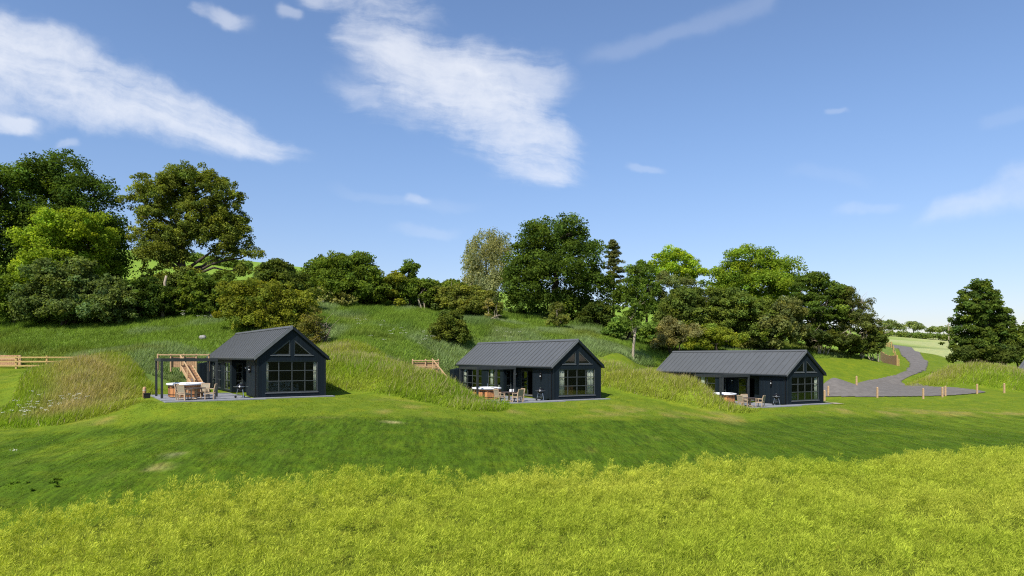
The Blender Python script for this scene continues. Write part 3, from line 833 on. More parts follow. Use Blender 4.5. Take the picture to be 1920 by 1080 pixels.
def make_table():
    t = thing('garden_table','x','table')
    mb = MB(); mb.lathe([(.56,.70),(.60,.705),(.60,.74),(.58,.75)],28); mb.build('tabletop', M['tabletop'], t)
    mb = MB(); mb.lathe([(.12,.06),(.09,.12),(.08,.60),(.16,.698)],12); mb.build('pedestal', M['teak'], t)
    for k in range(4):
        a = math.pi/2*k+.4; mb = MB(); mb.bar((.08*math.cos(a),.08*math.sin(a),.085),(.42*math.cos(a),.42*math.sin(a),.03),.08,.05); mb.build('foot', M['teak'], t)
    return t
def make_chair():
    t = thing('garden_chair','x','chair')          # faces +y
    W = .28
    for sx in (-1,1):
        mb = MB(); mb.bar((sx*W,.25,0),(sx*W,.25,.66),.055); mb.build('leg', M['teak'], t)
        mb = MB(); mb.bar((sx*W,-.25,0),(sx*W,-.25,.44),.055); mb.bar((sx*W,-.25,.443),(sx*W,-.36,.98),.055); mb.build('leg', M['teak'], t)
        mb = MB(); mb.bar((sx*W,-.32,.672),(sx*W,.30,.692),.07,.035); mb.build('armrest', M['teak'], t)
    mb = MB(); mb.box(-W+.03,W-.03,.225,.275,.36,.425); mb.box(-W+.03,W-.03,-.275,-.225,.36,.425); mb.box(-W-.02,-W+.025,-.22,.22,.36,.425); mb.box(W-.025,W+.02,-.22,.22,.36,.425)
    mb.bar((-W+.03,-.235,.14),(W-.03,-.235,.14),.035); mb.build('seat_frame', M['teak'], t)
    mb = MB(); mb.box(-W+.03,W-.03,-.22,.22,.405,.43); mb.build('seat', M['weave'], t)
    mb = MB(); mb.add([(-W+.035,-.285,.50),(W-.035,-.285,.50),(W-.035,-.265,.50),(-W+.035,-.265,.50),(-W+.035,-.375,.93),(W-.035,-.375,.93),(W-.035,-.355,.93),(-W+.035,-.355,.93)],
        [(0,3,2,1),(4,5,6,7),(0,1,5,4),(1,2,6,5),(2,3,7,6),(3,0,4,7)]); mb.build('backrest', M['weave'], t)
    mb = MB(); mb.box(-W+.03,W-.03,-.395,-.35,.935,1.0); mb.build('back_rail', M['teak'], t)
    mb = MB(); mb.box(-W+.03,W-.03,-.295,-.255,.455,.495); mb.build('back_rail', M['teak'], t)
    return t
tbl = make_table(); ch = make_chair(); first_t = first_c = True
TPOS = [(-3.75,.15),(-4.0,-.05),(-4.65,-.15)]
# where the chairs stand round each table: world bearing from the table, in degrees, and how the label finds them
CH = [[(-112,'taupe chair with its back to the camera at the table of the nearest cabin'),(12,'taupe chair seen side-on at the right of the table of the nearest cabin'),(182,'taupe chair at the left of the table before the cedar tub of the nearest cabin'),(85,'taupe chair behind the table of the nearest cabin')],
      [(215,'taupe chair at the left of the middle cabin table beside the grass mound'),(-42,'taupe chair at the right of the middle cabin table, its back to the camera'),(150,'taupe chair behind the left chair of the middle cabin table'),(28,'taupe chair behind the right chair of the middle cabin table')],
      [(208,'taupe chair at the left of the table of the cabin by the parking area'),(-38,'taupe chair at the right of the table of the cabin by the parking area'),(95,'taupe chair behind the table of the cabin by the parking area')]]
for i in range(3):
    x, y, z = on(i, *TPOS[i])
    o = tbl if first_t else copy_tree(tbl); first_t = False
    o.location = (x,y,z); o['label'] = 'round dark-topped pedestal table among taupe chairs at the '+WHERE[i]; o['group'] = 'round garden tables'
    for a, lab in CH[i]:
        c = ch if first_c else copy_tree(ch); first_c = False
        r = .86
        c.location = (x+r*math.cos(R(a)), y+r*math.sin(R(a)), z); c.rotation_euler.z = R(a)+math.pi/2
        c['label'] = lab; c['group'] = 'taupe garden chairs round the tables'
def cup(i, dx, dy, label, h=.16, r=.05, m='linen'):
    x, y, z = on(i,*TPOS[i])
    mb = MB(); mb.lathe([(r*.8,0),(r,.01),(r,h),(r*.85,h+.001),(r*.8,.02)],12)
    o = mb.build('pot', M[m]); o.location = (x+dx,y+dy,z+.7515); tag(o, label, 'pot')
cup(1,.12,.05,'pale pot standing on the middle cabin table',.20,.11)
cup(1,.32,-.1,'slim light jar beside the pale pot on the middle cabin table',.22,.05)

def make_bbq():
    t = thing('barbecue','x','barbecue')
    mb = MB(); mb.lathe([(.05,.50),(.16,.53),(.25,.61),(.285,.72)],20); mb.build('bowl', M['bbqblack'], t, True)
    mb = MB(); mb.lathe([(.288,.722),(.30,.73),(.30,.755),(.288,.76)],20); mb.build('rim', M['steel'], t, True)
    mb = MB(); mb.lathe([(.285,.762),(.27,.84),(.20,.91),(.10,.945),(.03,.95)],20); ld = mb.build('lid', M['bbqblack'], t, True)
    mb = MB(); mb.box(-.07,.07,-.015,.015,.985,1.01); mb.box(-.07,-.05,-.01,.01,.94,.984); mb.box(.05,.07,-.01,.01,.94,.984); mb.build('handle', M['steel'], ld)
    for k in range(3):
        a = 2*math.pi*k/3+.5; mb = MB(); mb.tube([(.20*math.cos(a),.20*math.sin(a),.56),(.33*math.cos(a),.33*math.sin(a),.0)],.02,8); lg = mb.build('leg', M['steel'], t)
    for k in range(2):
        a = 2*math.pi*k/3+.5; x, y = .34*math.cos(a), .34*math.sin(a)
        mb = MB(); mb.tube([(x-.02,y-.02,.075),(x+.02,y+.02,.075)],.075,12); mb.build('wheel', M['blackplastic'], t)
    mb = MB(); mb.lathe([(.20,.24),(.21,.25),(.20,.26)],16); mb.build('ash_tray', M['steel'], t)
    mb = MB(); mb.box(-.46,-.31,-.16,.16,.735,.755); mb.box(.31,.46,-.16,.16,.735,.755); mb.build('side_shelf', M['steel'], t)
    return t
bbq = make_bbq()
for i in range(3):
    o = bbq if i == 0 else copy_tree(bbq)
    o.location = on(i,-.95,.35); o.rotation_euler.z = R(HUTS[i][3]+20); o['label'] = 'black kettle barbecue on legs by the side wall of the '+WHERE[i]; o['group'] = 'kettle barbecues'

# plain timber post without a lamp, and a box, left of the first patio
x, y = uv(0,-6.25,4.9); z = H1(x,y)
def bollard_mb(h=1.0, w=.14):
    mb = MB(); mb.box(-w/2,w/2,-w/2,w/2,-.25,h-.06)
    mb.add([(-w/2,-w/2,h-.058),(w/2,-w/2,h-.058),(w/2,w/2,h-.058),(-w/2,w/2,h-.058),(-w/4,-w/4,h),(w/4,-w/4,h),(w/4,w/4,h),(-w/4,w/4,h)],[(0,3,2,1),(4,5,6,7),(0,1,5,4),(1,2,6,5),(2,3,7,6),(3,0,4,7)])
    return mb
t = thing('pale_post','short pale round-topped post standing behind a black box left of the nearest pergola','post',(x,y,z))
mb = MB(); mb.lathe([(.10,0),(.11,.02),(.11,.66),(.09,.74),(.03,.77)],14); mb.build('post', M['pineboard'], t, True)
mb = MB(); mb.lathe([(.112,.52),(.118,.525),(.118,.56),(.112,.565)],14); mb.build('collar', M['kitchen'], t)
x2, y2 = uv(0,-6.15,4.45)
t = thing('storage_box','small black box on the ground left of the nearest pergola','box',(x2,y2,H1(x2,y2)),R(33))
mb = MB(); mb.box(-.2,.2,-.15,.15,0,.30); mb.build('body', M['blackplastic'], t)
mb = MB(); mb.box(-.215,.215,-.165,.165,.303,.345); mb.build('lid', M['blackplastic'], t)

# ------------------------------------------------------------------ timber steps, balustrades, fences
def stairs(name, label, p0, p1, width, n, rail_side, group):
    p0 = Vector(p0); p1 = Vector(p1); t = thing(name, label, 'steps', p0, 0, group)
    d = p1-p0; hd = Vector((d.x,d.y,0)); L = hd.length; hd.normalize(); sd = Vector((hd.y,-hd.x,0))
    for s in (-1,1):
        mb = MB(); mb.bar(sd*(s*width/2), d+sd*(s*width/2), .06, .26); mb.build('stringer', M['pine'], t)
    for k in range(n):
        c = d*((k+.5)/n); mb = MB(); mb.bar(c-sd*(width/2-.033)+Vector((0,0,.05)), c+sd*(width/2-.033)+Vector((0,0,.05)), L/n*.95, .045); mb.build('step', M['pine'], t)
        mb = MB(); mb.bar(c-sd*(width/2-.033)+hd*(L/n*.44)+Vector((0,0,.05+d.z/n*.5)), c+sd*(width/2-.033)+hd*(L/n*.44)+Vector((0,0,.05+d.z/n*.5)), .03, d.z/n*.9); mb.build('riser', M['pineboard'], t)
    for s in rail_side:
        o_ = sd*(s*(width/2+.06)); up = Vector((0,0,.95))
        mb = MB(); mb.bar(o_+up, o_+d+up, .07, .09); mb.build('handrail', M['pine'], t)
        for f in (0.03,.5,.97):
            c = o_+d*f; mb = MB(); mb.bar(c-Vector((0,0,.3)), c+Vector((0,0,.9)), .08, .08, (0,1,0)); mb.build('post', M['pine'], t)
    return t
def fence(name, label, path, nposts, ph, rails, m, group=None, board=None, rail_h=.10, cat='fence', round_top=False, sink=.3, zfix=None, bseg=None):
    """path: list of (x,y); posts set along it, rails between them following the ground"""
    P = [Vector(p) for p in path]; seg = [(P[i+1]-P[i]).length for i in range(len(P)-1)]; tot = sum(seg)
    def along(s):
        for i, l in enumerate(seg):
            if s <= l or i == len(seg)-1: return P[i]+(P[i+1]-P[i])*(s/l)
            s -= l
    pp = []
    for k in range(nposts):
        q = along(tot*k/(nposts-1)); pp.append(Vector((q.x,q.y,H1(q.x,q.y) if zfix is None else zfix)))
    o = pp[0]; t = thing(name, label, cat, o, 0, group)
    for q in pp:
        mb = MB(); a = q-o
        if round_top: mb.lathe([(.07,a.z-sink),(.075,a.z+ph-.08),(.06,a.z+ph-.02),(.02,a.z+ph)],10,(a.x,a.y))
        else: mb.box(a.x-.075,a.x+.075,a.y-.075,a.y+.075,a.z-sink,a.z+ph)
        mb.build('post', m, t)
    for si, (q, r) in enumerate(zip(pp[:-1], pp[1:])):
        d = (r-q).normalized(); off = Vector((d.y,-d.x,0)).normalized()*.097
        for h in rails:
            mb = MB(); mb.bar(q-o+off+Vector((0,0,h)), r-o+off+Vector((0,0,h)), .035, rail_h); mb.build('rail', m, t)
        if board and (bseg is None or si in bseg):
            mb = MB(); L = (r-q).length; n = max(2, int(L/.16)); back = -off*.98
            for k in range(n):
                c = q-o+(r-q)*((k+.5)/n)+back
                mb.bar(c+Vector((0,0,board[0])), c+Vector((0,0,board[1])), L/n*.93, .025, off)
            mb.build('board_panel', M['pineboard'], t)
    return t

a0 = at(379,0,52.2); a0.z = HUTS[0][2]
a1 = at(350,688,56.2)
stairs('timber_steps','pine steps climbing the bank behind the cedar hot tub of the nearest cabin',a0,a1,.85,10,(-1,),'pine bank steps')
fence('timber_balustrade','pine board balustrade with round-topped posts above the steps of the nearest cabin',[gpx(296,57.5),gpx(392,58.6)],5,.98,(.90,),M['pine'],'pine balustrades at the heads of the steps',(-.15,.72),round_top=True,sink=.5,bseg=(1,2),zfix=at(340,664,57.9).z-.95)
b0 = at(838,0,61.0); b0.z = H1(b0.x,b0.y)-.1
b1 = at(800,692,64.5)
stairs('timber_steps','pine steps with a sloping handrail half sunk in grass left of the middle cabin',b0,b1,1.0,9,(1,),'pine bank steps')
fence('timber_balustrade','small pine balustrade above the grass mound between the nearest and middle cabins',[gpx(774,65.0),gpx(822,65.4)],3,1.15,(.45,1.0),M['pine'],'pine balustrades at the heads of the steps',(-.3,.85),round_top=True,sink=1.0,zfix=at(800,674,65).z-1.1)
fence('rail_fence','yellow post-and-rail fence at the left edge behind the grass mound',[gpx(-80,62.2),gpx(42,62.2),gpx(96,62.4),gpx(150,63)],5,1.15,(.25,.62,1.0),M['yellowpine'],None,None,.13,sink=1.0,zfix=at(40,691,62).z)
fence('board_fence','pinkish close-boarded timber panel at the left picture edge beside the rail fence',[gpx(-110,63.2),gpx(38,63.2)],4,1.2,(.3,.9),M['pine'],None,(.02,1.22),sink=1.0,zfix=at(40,691,62.8).z)
fence('rail_fence','golden timber fence running uphill along the left verge of the road',[gpx(1685,105),gpx(1677,128),gpx(1660,165)],10,1.25,(.3,.65,1.05),M['yellowpine'],None,None,.16)
fence('board_fence','orange boarded fence between the road and the twiggy trees',[gpx(1682.5,104),gpx(1668,110),gpx(1652,120)],6,1.7,(.3,.8,1.3),M['yellowpine'],None,(.02,1.62))
BOL = [(1546,753,68.4,'wooden bollard close to the right wall of the cabin by the parking area'),(1553,745,71.5,'wooden bollard just behind the one touching the cabin by the parking area'),(1606,737,75.5,'wooden bollard farthest back on the grey parking area'),
       (1645,746,70.6,'wooden bollard alone on the front edge below the road mouth'),(1731,746,71.0,'wooden bollard left of the close pair on the parking edge'),(1767,743.5,72.2,'wooden bollard, left one of the close pair on the parking edge'),(1772.5,743,73.0,'wooden bollard, right one of the close pair on the parking edge'),
       (1832,740,74.0,'wooden bollard where the parking area tapers out at the right'),(1883,738,75.5,'wooden bollard standing in grass at the right end of the row')]
bol = None
for px, py, Y, lab in BOL:
    x, yy_ = gpx(px, Y)
    o = bollard_mb(1.02,.14).build('bollard', M['pine']) if bol is None else bol.copy()
    if bol is None: bol = o
    else: C.objects.link(o)
    o.location = (x,yy_,H1(x,yy_)+.05); tag(o, lab, 'bollard', 'wooden bollards by the parking area')
# telegraph pole far off
x, y = gpx(1779,225); t = thing('telegraph_pole','thin pale pole standing in front of the far hedge','pole',(x,y,H1(x,y)))
mb = MB(); mb.tube([(0,0,-.5),(0,0,6.6)],[.16,.11],10); mb.build('pole', M['palebark'], t)
mb = MB(); mb.box(-.5,.5,-.06,.06,6.0,6.14); mb.build('crossarm', M['bark'], t)

# boulder
mb = MB(); r_ = random.Random(3)
vs = []; fs = []
for i in range(6):
    for k in range(9):
        th = math.pi*i/5; ph = 2*math.pi*k/9; rr = .5*(1+r_.uniform(-.18,.18))
        vs.append((rr*math.sin(th)*math.cos(ph), rr*math.sin(th)*math.sin(ph)*.8, rr*math.cos(th)*.8))
for i in range(5):
    for k in range(9): fs.append((i*9+k,(i+1)*9+k,(i+1)*9+(k+1)%9,i*9+(k+1)%9))
mb.add(vs,fs); o = mb.build('boulder', M['rock'], None, True); o.scale = (.75,.75,.7); x, y = gpx(380,70.5); o.location = (x,y,H1(x,y)+.15); tag(o,'grey boulder in the lush grass above the nearest cabin','rock')

# ------------------------------------------------------------------ trees
def leaves(lobes, rg, pal, clump_r, n_per, leaf, cover, flat=.75, vary=.35, droop=0., conif=False, fill=.5, lw=(.55,.85), up=.35):
    """lobes: (cx,cy,cz,rx,ry,rz) ellipsoids of the crown. Returns leaf quads and colours"""
    pal = np.array(pal)*np.array((2.45,2.22,1.75)); VV = []; CC = []
    for (x,y,z,rx,ry,rz) in lobes:
        area = 4*math.pi*((rx*ry)**1.6+(rx*rz)**1.6+(ry*rz)**1.6)**(1/1.6)/3**(1/1.6)
        nc = max(5, int(cover*area/(math.pi*clump_r**2)))
        d = rg.normal(size=(nc,3)); d /= np.linalg.norm(d,axis=1)[:,None]
        d[:,2] = np.where(d[:,2] < -.5, -d[:,2]*.6, d[:,2]); d /= np.linalg.norm(d,axis=1)[:,None]
        ang = np.arctan2(d[:,1],d[:,0]); ph = rg.random(3)*6.28
        wob = 1+.13*np.sin(3*ang+ph[0])+.10*np.sin(5*d[:,2]*2+ph[1])
        rad = (fill+(1-fill)*rg.random(nc)**.55)*wob*rg.uniform(.86,1.12,nc)
        c = np.array((x,y,z))+d*rad[:,None]*np.array((rx,ry,rz))
        cr = clump_r*rg.uniform(.55,1.35,nc)
        spr = rg.random(nc) < .16                      # sprigs that break the outline
        c = np.where(spr[:,None], np.array((x,y,z))+d*(np.minimum(rg.uniform(.92,1.10,nc)*wob,1.12))[:,None]*np.array((rx,ry,rz)), c); cr = np.where(spr, cr*.5, cr)
        tone = np.exp(rg.normal(0,vary*.55,nc)); yel = rg.normal(0,1,nc)
        k = np.repeat(np.arange(nc), np.maximum(6,(1.35*n_per*(cr/clump_r)**2)).astype(int)); n = len(k)
        e = rg.normal(size=(n,3)); e[:,2] += .25; e /= np.linalg.norm(e,axis=1)[:,None]
        p = c[k]+e*(cr[k]*rg.random(n)**.45)[:,None]*np.array((1,1,flat))
        p[:,2] -= droop*rg.random(n)**2*cr[k]*1.6
        nrm = e*.7+rg.normal(size=(n,3))*.55+np.array((0,0,up)); nrm /= np.linalg.norm(nrm,axis=1)[:,None]
        t1 = np.cross(nrm, rg.normal(size=(n,3))); t1 /= np.linalg.norm(t1,axis=1)[:,None]+1e-9
        if droop > 0 : t1 = t1*.5+np.array((0,0,-1))*droop; t1 /= np.linalg.norm(t1,axis=1)[:,None]
        t2 = np.cross(nrm, t1)
        sz = .80*leaf*rg.uniform(.6,1.35,n)[:,None]; wd = sz*rg.uniform(*lw,n)[:,None]
        q = np.stack([p-t1*sz*.5, p+t2*wd*.5-t1*sz*.05, p+t1*sz*.5, p-t2*wd*.5+t1*sz*.02],1)
        VV.append(q.reshape(-1,3))
        col = pal[None,:]*(tone[k]*rg.uniform(.75,1.25,n))[:,None]
        col = col*(1+np.array((.10,.03,-.12))[None,:]*(yel[k]*.8+rg.normal(0,.4,n))[:,None])
        CC.append(np.repeat(np.clip(col,.004,.8),4,axis=0))
    return np.concatenate(VV), np.concatenate(CC)

def limb(mb, rg, p, q, r0, r1, bend=.12, n=5):
    p = np.array(p); q = np.array(q); L = np.linalg.norm(q-p); off = rg.normal(0,bend*L,3); off[2] *= .4
    P = []; Rr = []
    for i in range(n+1):
        t = i/n; P.append(p+(q-p)*t+off*math.sin(math.pi*t)*.6+rg.normal(0,.02*L,3)*(0<i<n)); Rr.append(r0+(r1-r0)*t)
    mb.tube([tuple(a) for a in P], Rr, 6); return P

def tree(name, label, base_px, Y, lobes, pal, seed, cat='tree', trunk_r=.3, clump=1.1, n_per=90, leaf=.36, cover=1.6, flat=.7, vary=.35,
         droop=0, bark='bark', stems=1, fork=.45, bare=0, group=None, fill=.5, depth=1.0, twig=0, lw=(.55,.85), up=.35):
    rg = np.random.default_rng(seed)
    bx, by = gpx(base_px, Y); bz = H1(bx,by)
    root = thing(name, label, cat, (bx,by,bz), 0, group)
    LL = []
    for lb in lobes:
        cx,cy,rx,rz = lb[:4]; dy = lb[4] if len(lb) > 4 else rg.uniform(-.25,.25)*rx/F*Y
        p = at(cx,cy,Y+dy); s = (Y+dy)/F
        LL.append((p.x-bx, p.y-by, p.z-bz, rx*s, rx*s*depth, rz*s))
    V, CO = leaves(LL, rg, pal, clump, n_per, leaf, cover, flat, vary, droop, fill=fill, lw=lw, up=up)
    k = np.repeat(V.reshape(-1,4,3)[:,:,2].min(1) > -.3, 4)
    V = V[k]; CO = CO[k]
    top = max(l[2]+l[5] for l in LL); cxm = np.mean([l[0] for l in LL]); cym = np.mean([l[1] for l in LL])
    mb = MB()
    for s_ in range(stems):
        sx = rg.normal(0,.35) if stems > 1 else 0; sy = rg.normal(0,.35) if stems > 1 else 0
        fk = np.array((sx*2+cxm*.35, sy*2+cym*.3, top*fork))
        P = limb(mb, rg, (sx,sy,-.4), fk, trunk_r*1.25, trunk_r*.7, .05, 6)
        for l in LL:
            if stems > 1 and rg.random() < .4: continue
            limb(mb, rg, fk if l[2] > fk[2]*.9 else P[3], (l[0],l[1],l[2]+l[5]*.25), trunk_r*.5, trunk_r*.1)
            for q in range(4):
                e = rg.normal(size=3); e[2] = abs(e[2]); e /= np.linalg.norm(e)
                limb(mb, rg, (l[0]*.9+fk[0]*.1,l[1]*.9+fk[1]*.1,l[2]*.9+fk[2]*.1), (l[0]+e[0]*l[3]*.85,l[1]+e[1]*l[4]*.85,l[2]+e[2]*l[5]*.85), trunk_r*.2, trunk_r*.05, .1, 3)
    tr = mb.build('trunk', M[bark], root, True)
    if bare:
        bb = MB()
        for q in range(bare):
            l = LL[-1] if twig == 0 else LL[min(len(LL)-1, q%len(LL))]
            e = rg.normal(size=3); e[0] = abs(e[0])*1.2; e[2] = abs(e[2]); e /= np.linalg.norm(e)
            P = limb(bb, rg, (l[0]*.6,l[1]*.6,l[2]*.75), (l[0]+e[0]*l[3]*1.7,l[1]+e[1]*l[4],l[2]+e[2]*l[5]*1.6), .05, .012, .1, 5)
            for h in range(2): limb(bb, rg, P[3], P[3]+rg.normal(0,.8,3)+np.array((.5,0,.5)), .02, .008, .1, 3)
        bb.build('bare_branch', M['palebark'], tr)
    np_mesh('crown', V, len(V)//4, 4, M['leaf'], CO, root)
    return root

DK = (.030,.052,.011); MID = (.050,.082,.015); BR = (.098,.142,.016); OL = (.068,.088,.019); YO = (.082,.100,.016); GG = (.070,.088,.040); HAW = (.050,.076,.014); DOL = (.043,.062,.014)
SYC = 'big broadleaf trees'
tree('broadleaf_tree','tallest dark tree, its dense top highest of all at the left',110,90,[(110,345,62,62),(70,385,75,70),(165,395,55,68),(120,450,95,80),(198,470,38,62),(60,500,80,75),(185,530,52,55),(105,540,80,60)],DK,1,trunk_r=.55,clump=1.25,cover=1.9)
tree('broadleaf_tree','mid-green tree cut by the left picture edge above the dirt patch',-30,86,[(5,355,50,52),(-40,420,60,80),(15,440,42,55),(-20,530,55,70),(-95,430,60,110),(-80,540,60,70)],MID,2,trunk_r=.45,clump=1.1,vary=.4)
tree('broadleaf_tree','bright green maple-leaved tree in front of the tallest dark tree',125,83,[(130,425,58,33),(90,460,48,36),(168,462,50,38),(120,505,72,42),(70,520,40,40)],BR,3,trunk_r=.3,clump=.95,vary=.4,cover=1.7)
tree('shrub','grey-green rounded bush at the foot of the bright maple-leaved tree',125,79,[(125,545,70,55),(75,572,42,38),(182,562,52,44),(215,575,36,34),(105,585,60,26),(170,588,60,26)],(.055,.080,.028),4,'bush',trunk_r=.15,clump=.8,stems=3,vary=.4)
tree('shrub','dark low bush at the left edge beside the brown dirt bank',20,80,[(10,560,45,48),(35,590,30,25),(-40,570,50,45)],MID,5,'bush',trunk_r=.12,clump=.8,stems=3)
tree('ash_tree','gappy olive-green ash tree with sky showing through and a dark forked trunk',338,88,[(368,352,62,38),(300,352,46,26),(262,385,28,38),(415,385,40,46),(330,385,55,36),(440,425,24,38),(390,440,52,40),(345,435,40,34),(268,440,28,26),(300,490,38,44),(322,535,34,30),(425,480,34,34),(448,512,16,18),(470,480,20,22),(285,540,26,30),(305,450,26,34),(325,470,30,36),(355,520,20,24),(410,430,40,34),(430,450,28,26),(340,340,30,26),(290,412,30,26),(330,455,24,24),(272,470,22,22),(300,540,34,30),(445,440,26,30),(380,400,40,30)],OL,6,trunk_r=.5,clump=.75,cover=1.1,leaf=.30,fill=.3,vary=.4,fork=.55)
tree('shrub','dark green bush under the right side of the gappy ash tree',385,84,[(388,548,48,34),(362,562,36,26),(425,545,30,30),(400,575,40,20)],HAW,7,'bush',trunk_r=.12,clump=.7,stems=3)
tree('shrub','low dark bush between the ash trunk and the grey-green bush',265,83,[(265,560,40,36),(240,580,30,22),(295,578,30,22),(310,560,24,24)],DK,8,'bush',trunk_r=.12,clump=.7,stems=3)
tree('small_tree','dark bronze-green tree right of the gappy ash against the sky',515,85,[(512,512,34,26),(540,535,38,32),(490,540,34,30),(560,560,34,30)],DOL,9,trunk_r=.2,clump=.75,cover=1.4)
tree('hawthorn','yellow-olive hawthorn rising behind the roof of the nearest cabin',500,75,[(465,560,46,34),(520,568,46,38),(560,585,36,42),(440,588,30,26),(500,602,62,24),(545,620,44,22)],YO,10,trunk_r=.2,clump=.7,leaf=.28,stems=3,cover=1.7,bare=5)
tree('hawthorn','brownish bush with bare pale branches right of the nearest cabin roof',588,70,[(585,605,20,30),(575,632,24,22),(596,636,14,16)],(.075,.078,.022),11,'bush',trunk_r=.1,clump=.55,leaf=.22,n_per=70,bare=14,stems=3,cover=1.2)
tree('hawthorn','broad dark green hawthorn on the skyline behind the nearest cabin',645,97,[(640,512,56,34),(602,508,32,24),(690,535,36,34),(650,548,64,30),(678,495,22,20),(620,540,40,34),(700,560,24,20)],(.050,.078,.013),12,trunk_r=.3,clump=.9,stems=2,cover=1.7)
tree('shrub','yellowish elder bush with pale blossom at the foot of the broad hawthorn',620,93,[(615,560,26,18),(640,566,24,14)],(.13,.145,.05),13,'bush',trunk_r=.08,clump=.6,stems=3)
tree('small_tree','small feathery tree standing highest between the broad hawthorn and the olive scrub',768,99,[(768,515,18,26),(765,545,28,28),(785,560,22,20)],MID,14,trunk_r=.16,clump=.7,cover=1.3)
tree('small_tree','little yellow-green tree beside the right flank of the broad hawthorn',738,98,[(740,538,22,24),(735,562,24,20)],YO,15,trunk_r=.12,clump=.65,cover=1.4)
tree('small_tree','small tree with thin pale stems left of the olive scrub',802,98,[(800,545,22,24),(812,560,22,18)],HAW,16,trunk_r=.1,clump=.65,stems=3,bark='palebark',cover=1.2)
tree('shrub','olive scrub thicket with pale stems left of the grey willow',860,97,[(835,558,26,20),(865,556,32,20),(895,562,28,20),(915,580,28,16),(870,575,44,14)],(.078,.095,.022),17,'bush',trunk_r=.09,clump=.65,stems=5,bark='palebark',cover=1.4,bare=6,twig=1)
tree('shrub','hazel thicket with light green leaves between the pale-stemmed tree and the olive scrub',826,100,[(818,552,26,24),(850,546,26,20),(792,566,24,18),(872,556,18,16)],(.062,.090,.018),45,'bush',trunk_r=.09,clump=.65,stems=5,bark='palebark',cover=1.4)
tree('willow_tree','silvery grey-green willow leaning on the big round sycamore',915,113,[(905,475,30,38),(935,478,26,40),(888,510,22,34),(925,525,40,34),(905,550,36,28),(880,540,14,24)],(.115,.130,.068),18,trunk_r=.35,clump=1.0,leaf=.34,droop=.55,flat=1.0,vary=.25,cover=1.7)
tree('broadleaf_tree','big round dark green sycamore on the slope behind the middle cabin',1040,106,[(1035,448,58,40),(1000,488,46,46),(1082,482,48,48),(1040,525,82,50),(978,540,38,46),(1108,545,38,52),(1030,575,78,32),(1090,585,46,26)],(.037,.062,.012),19,trunk_r=.55,clump=1.25,cover=1.9,leaf=.40)
def pine():
    rg = np.random.default_rng(20); Y = 114; bx, by = gpx(1150,Y); bz = H1(bx,by); s = Y/F
    root = thing('pine_tree','thin sparse pine standing between the big sycamore and the bright tree','tree',(bx,by,bz))
    topz = at(1150,452,Y).z-bz
    mb = MB(); mb.tube([(0,0,-.4),(.1,0,topz*.5),(0,0,topz*.97)],[.24,.17,.04],8)
    VV = []; CC = []
    for py, r, n in ((453,3,3),(459,6,4),(466,10,5),(474,12,5),(481,15,5),(489,17,5),(496,14,4),(503,20,5),(511,23,5),(519,19,5),(528,24,5),(537,21,4),(546,18,4),(556,18,4),(566,15,3)):
        z = at(1150,py,Y).z-bz
        for k in range(n):
            a = rg.random()*6.28; L = r*s*rg.uniform(.35,1.15); q = np.array((math.cos(a)*L, math.sin(a)*L, z+rg.uniform(-.3,.25)))
            limb(mb, rg, (0,0,z-.25), q, .05, .02, .05, 3)
            lb = [(q[0]*f,q[1]*f,z-.25+(q[2]-z+.25)*f+.1,.42*g,.42*g,.22) for f,g in ((.45,.7),(.75,1),(1.0,.9))]
            v, c = leaves(lb, rg, (.058,.070,.028), .36, 18, .26, 1.0, .6, .25); VV.append(v); CC.append(c)
    mb.build('trunk', M['bark'], root, True); V = np.concatenate(VV); np_mesh('crown', V, len(V)//4, 4, M['leaf'], np.concatenate(CC), root)
pine()
tree('slender_tree','slender tree on a straight pale bare trunk rising from the bright grass strip',1190,82,[(1200,512,20,18),(1188,540,22,24),(1196,572,26,26),(1182,602,20,20)],MID,21,trunk_r=.15,clump=.65,bark='palebark',fork=.55,cover=1.1,leaf=.28,fill=.3)
tree('small_tree','narrow dark tree behind the slender pale-trunked tree',1212,104,[(1208,515,22,24),(1215,545,24,26),(1170,570,22,34),(1222,590,28,34)],(.050,.085,.016),22,trunk_r=.18,clump=.8,cover=1.2)
tree('broadleaf_tree','bright lime-green flat-topped tree with sky showing under its crown',1262,115,[(1268,486,34,16),(1235,500,20,14),(1298,505,24,17),(1258,508,34,14),(1312,514,12,9),(1280,525,22,12),(1240,522,16,14)],(.110,.165,.016),23,trunk_r=.22,clump=.85,fork=.6,cover=1.25,fill=.35,bare=0)
tree('small_tree','thin sparse grey-green tree under the bright lime-green crown',1255,110,[(1250,535,28,24),(1290,540,28,24),(1265,570,40,30),(1230,560,20,24)],(.07,.09,.035),24,trunk_r=.14,clump=.6,cover=.8,stems=3,bark='palebark',leaf=.26)
tree('broadleaf_tree','broad bright green tree with the widest dome right of the lime-green tree',1415,110,[(1408,492,44,25),(1378,515,38,26),(1450,510,40,28),(1410,540,78,32),(1348,522,14,16),(1345,550,24,24),(1480,545,26,28),(1410,575,70,30)],(.078,.120,.014),25,trunk_r=.45,clump=1.1,cover=1.8)
tree('broadleaf_tree','dark green layered tree right of the broad bright dome',1535,102,[(1525,532,30,22),(1558,555,36,26),(1540,580,50,34),(1505,555,28,30),(1565,610,48,28),(1580,580,26,24),(1510,605,40,34)],(.040,.066,.013),26,trunk_r=.35,clump=.95,cover=1.5,flat=.45,bark='palebark',stems=2)
tree('small_tree','thin twiggy tree with bare branches reaching into the sky at the right of the wood',1608,99,[(1592,565,20,24),(1618,578,18,20),(1612,612,32,30),(1636,625,20,26),(1625,645,28,20)],(.055,.068,.020),27,trunk_r=.13,clump=.6,leaf=.24,cover=1.0,stems=4,bark='palebark',bare=16,twig=1)
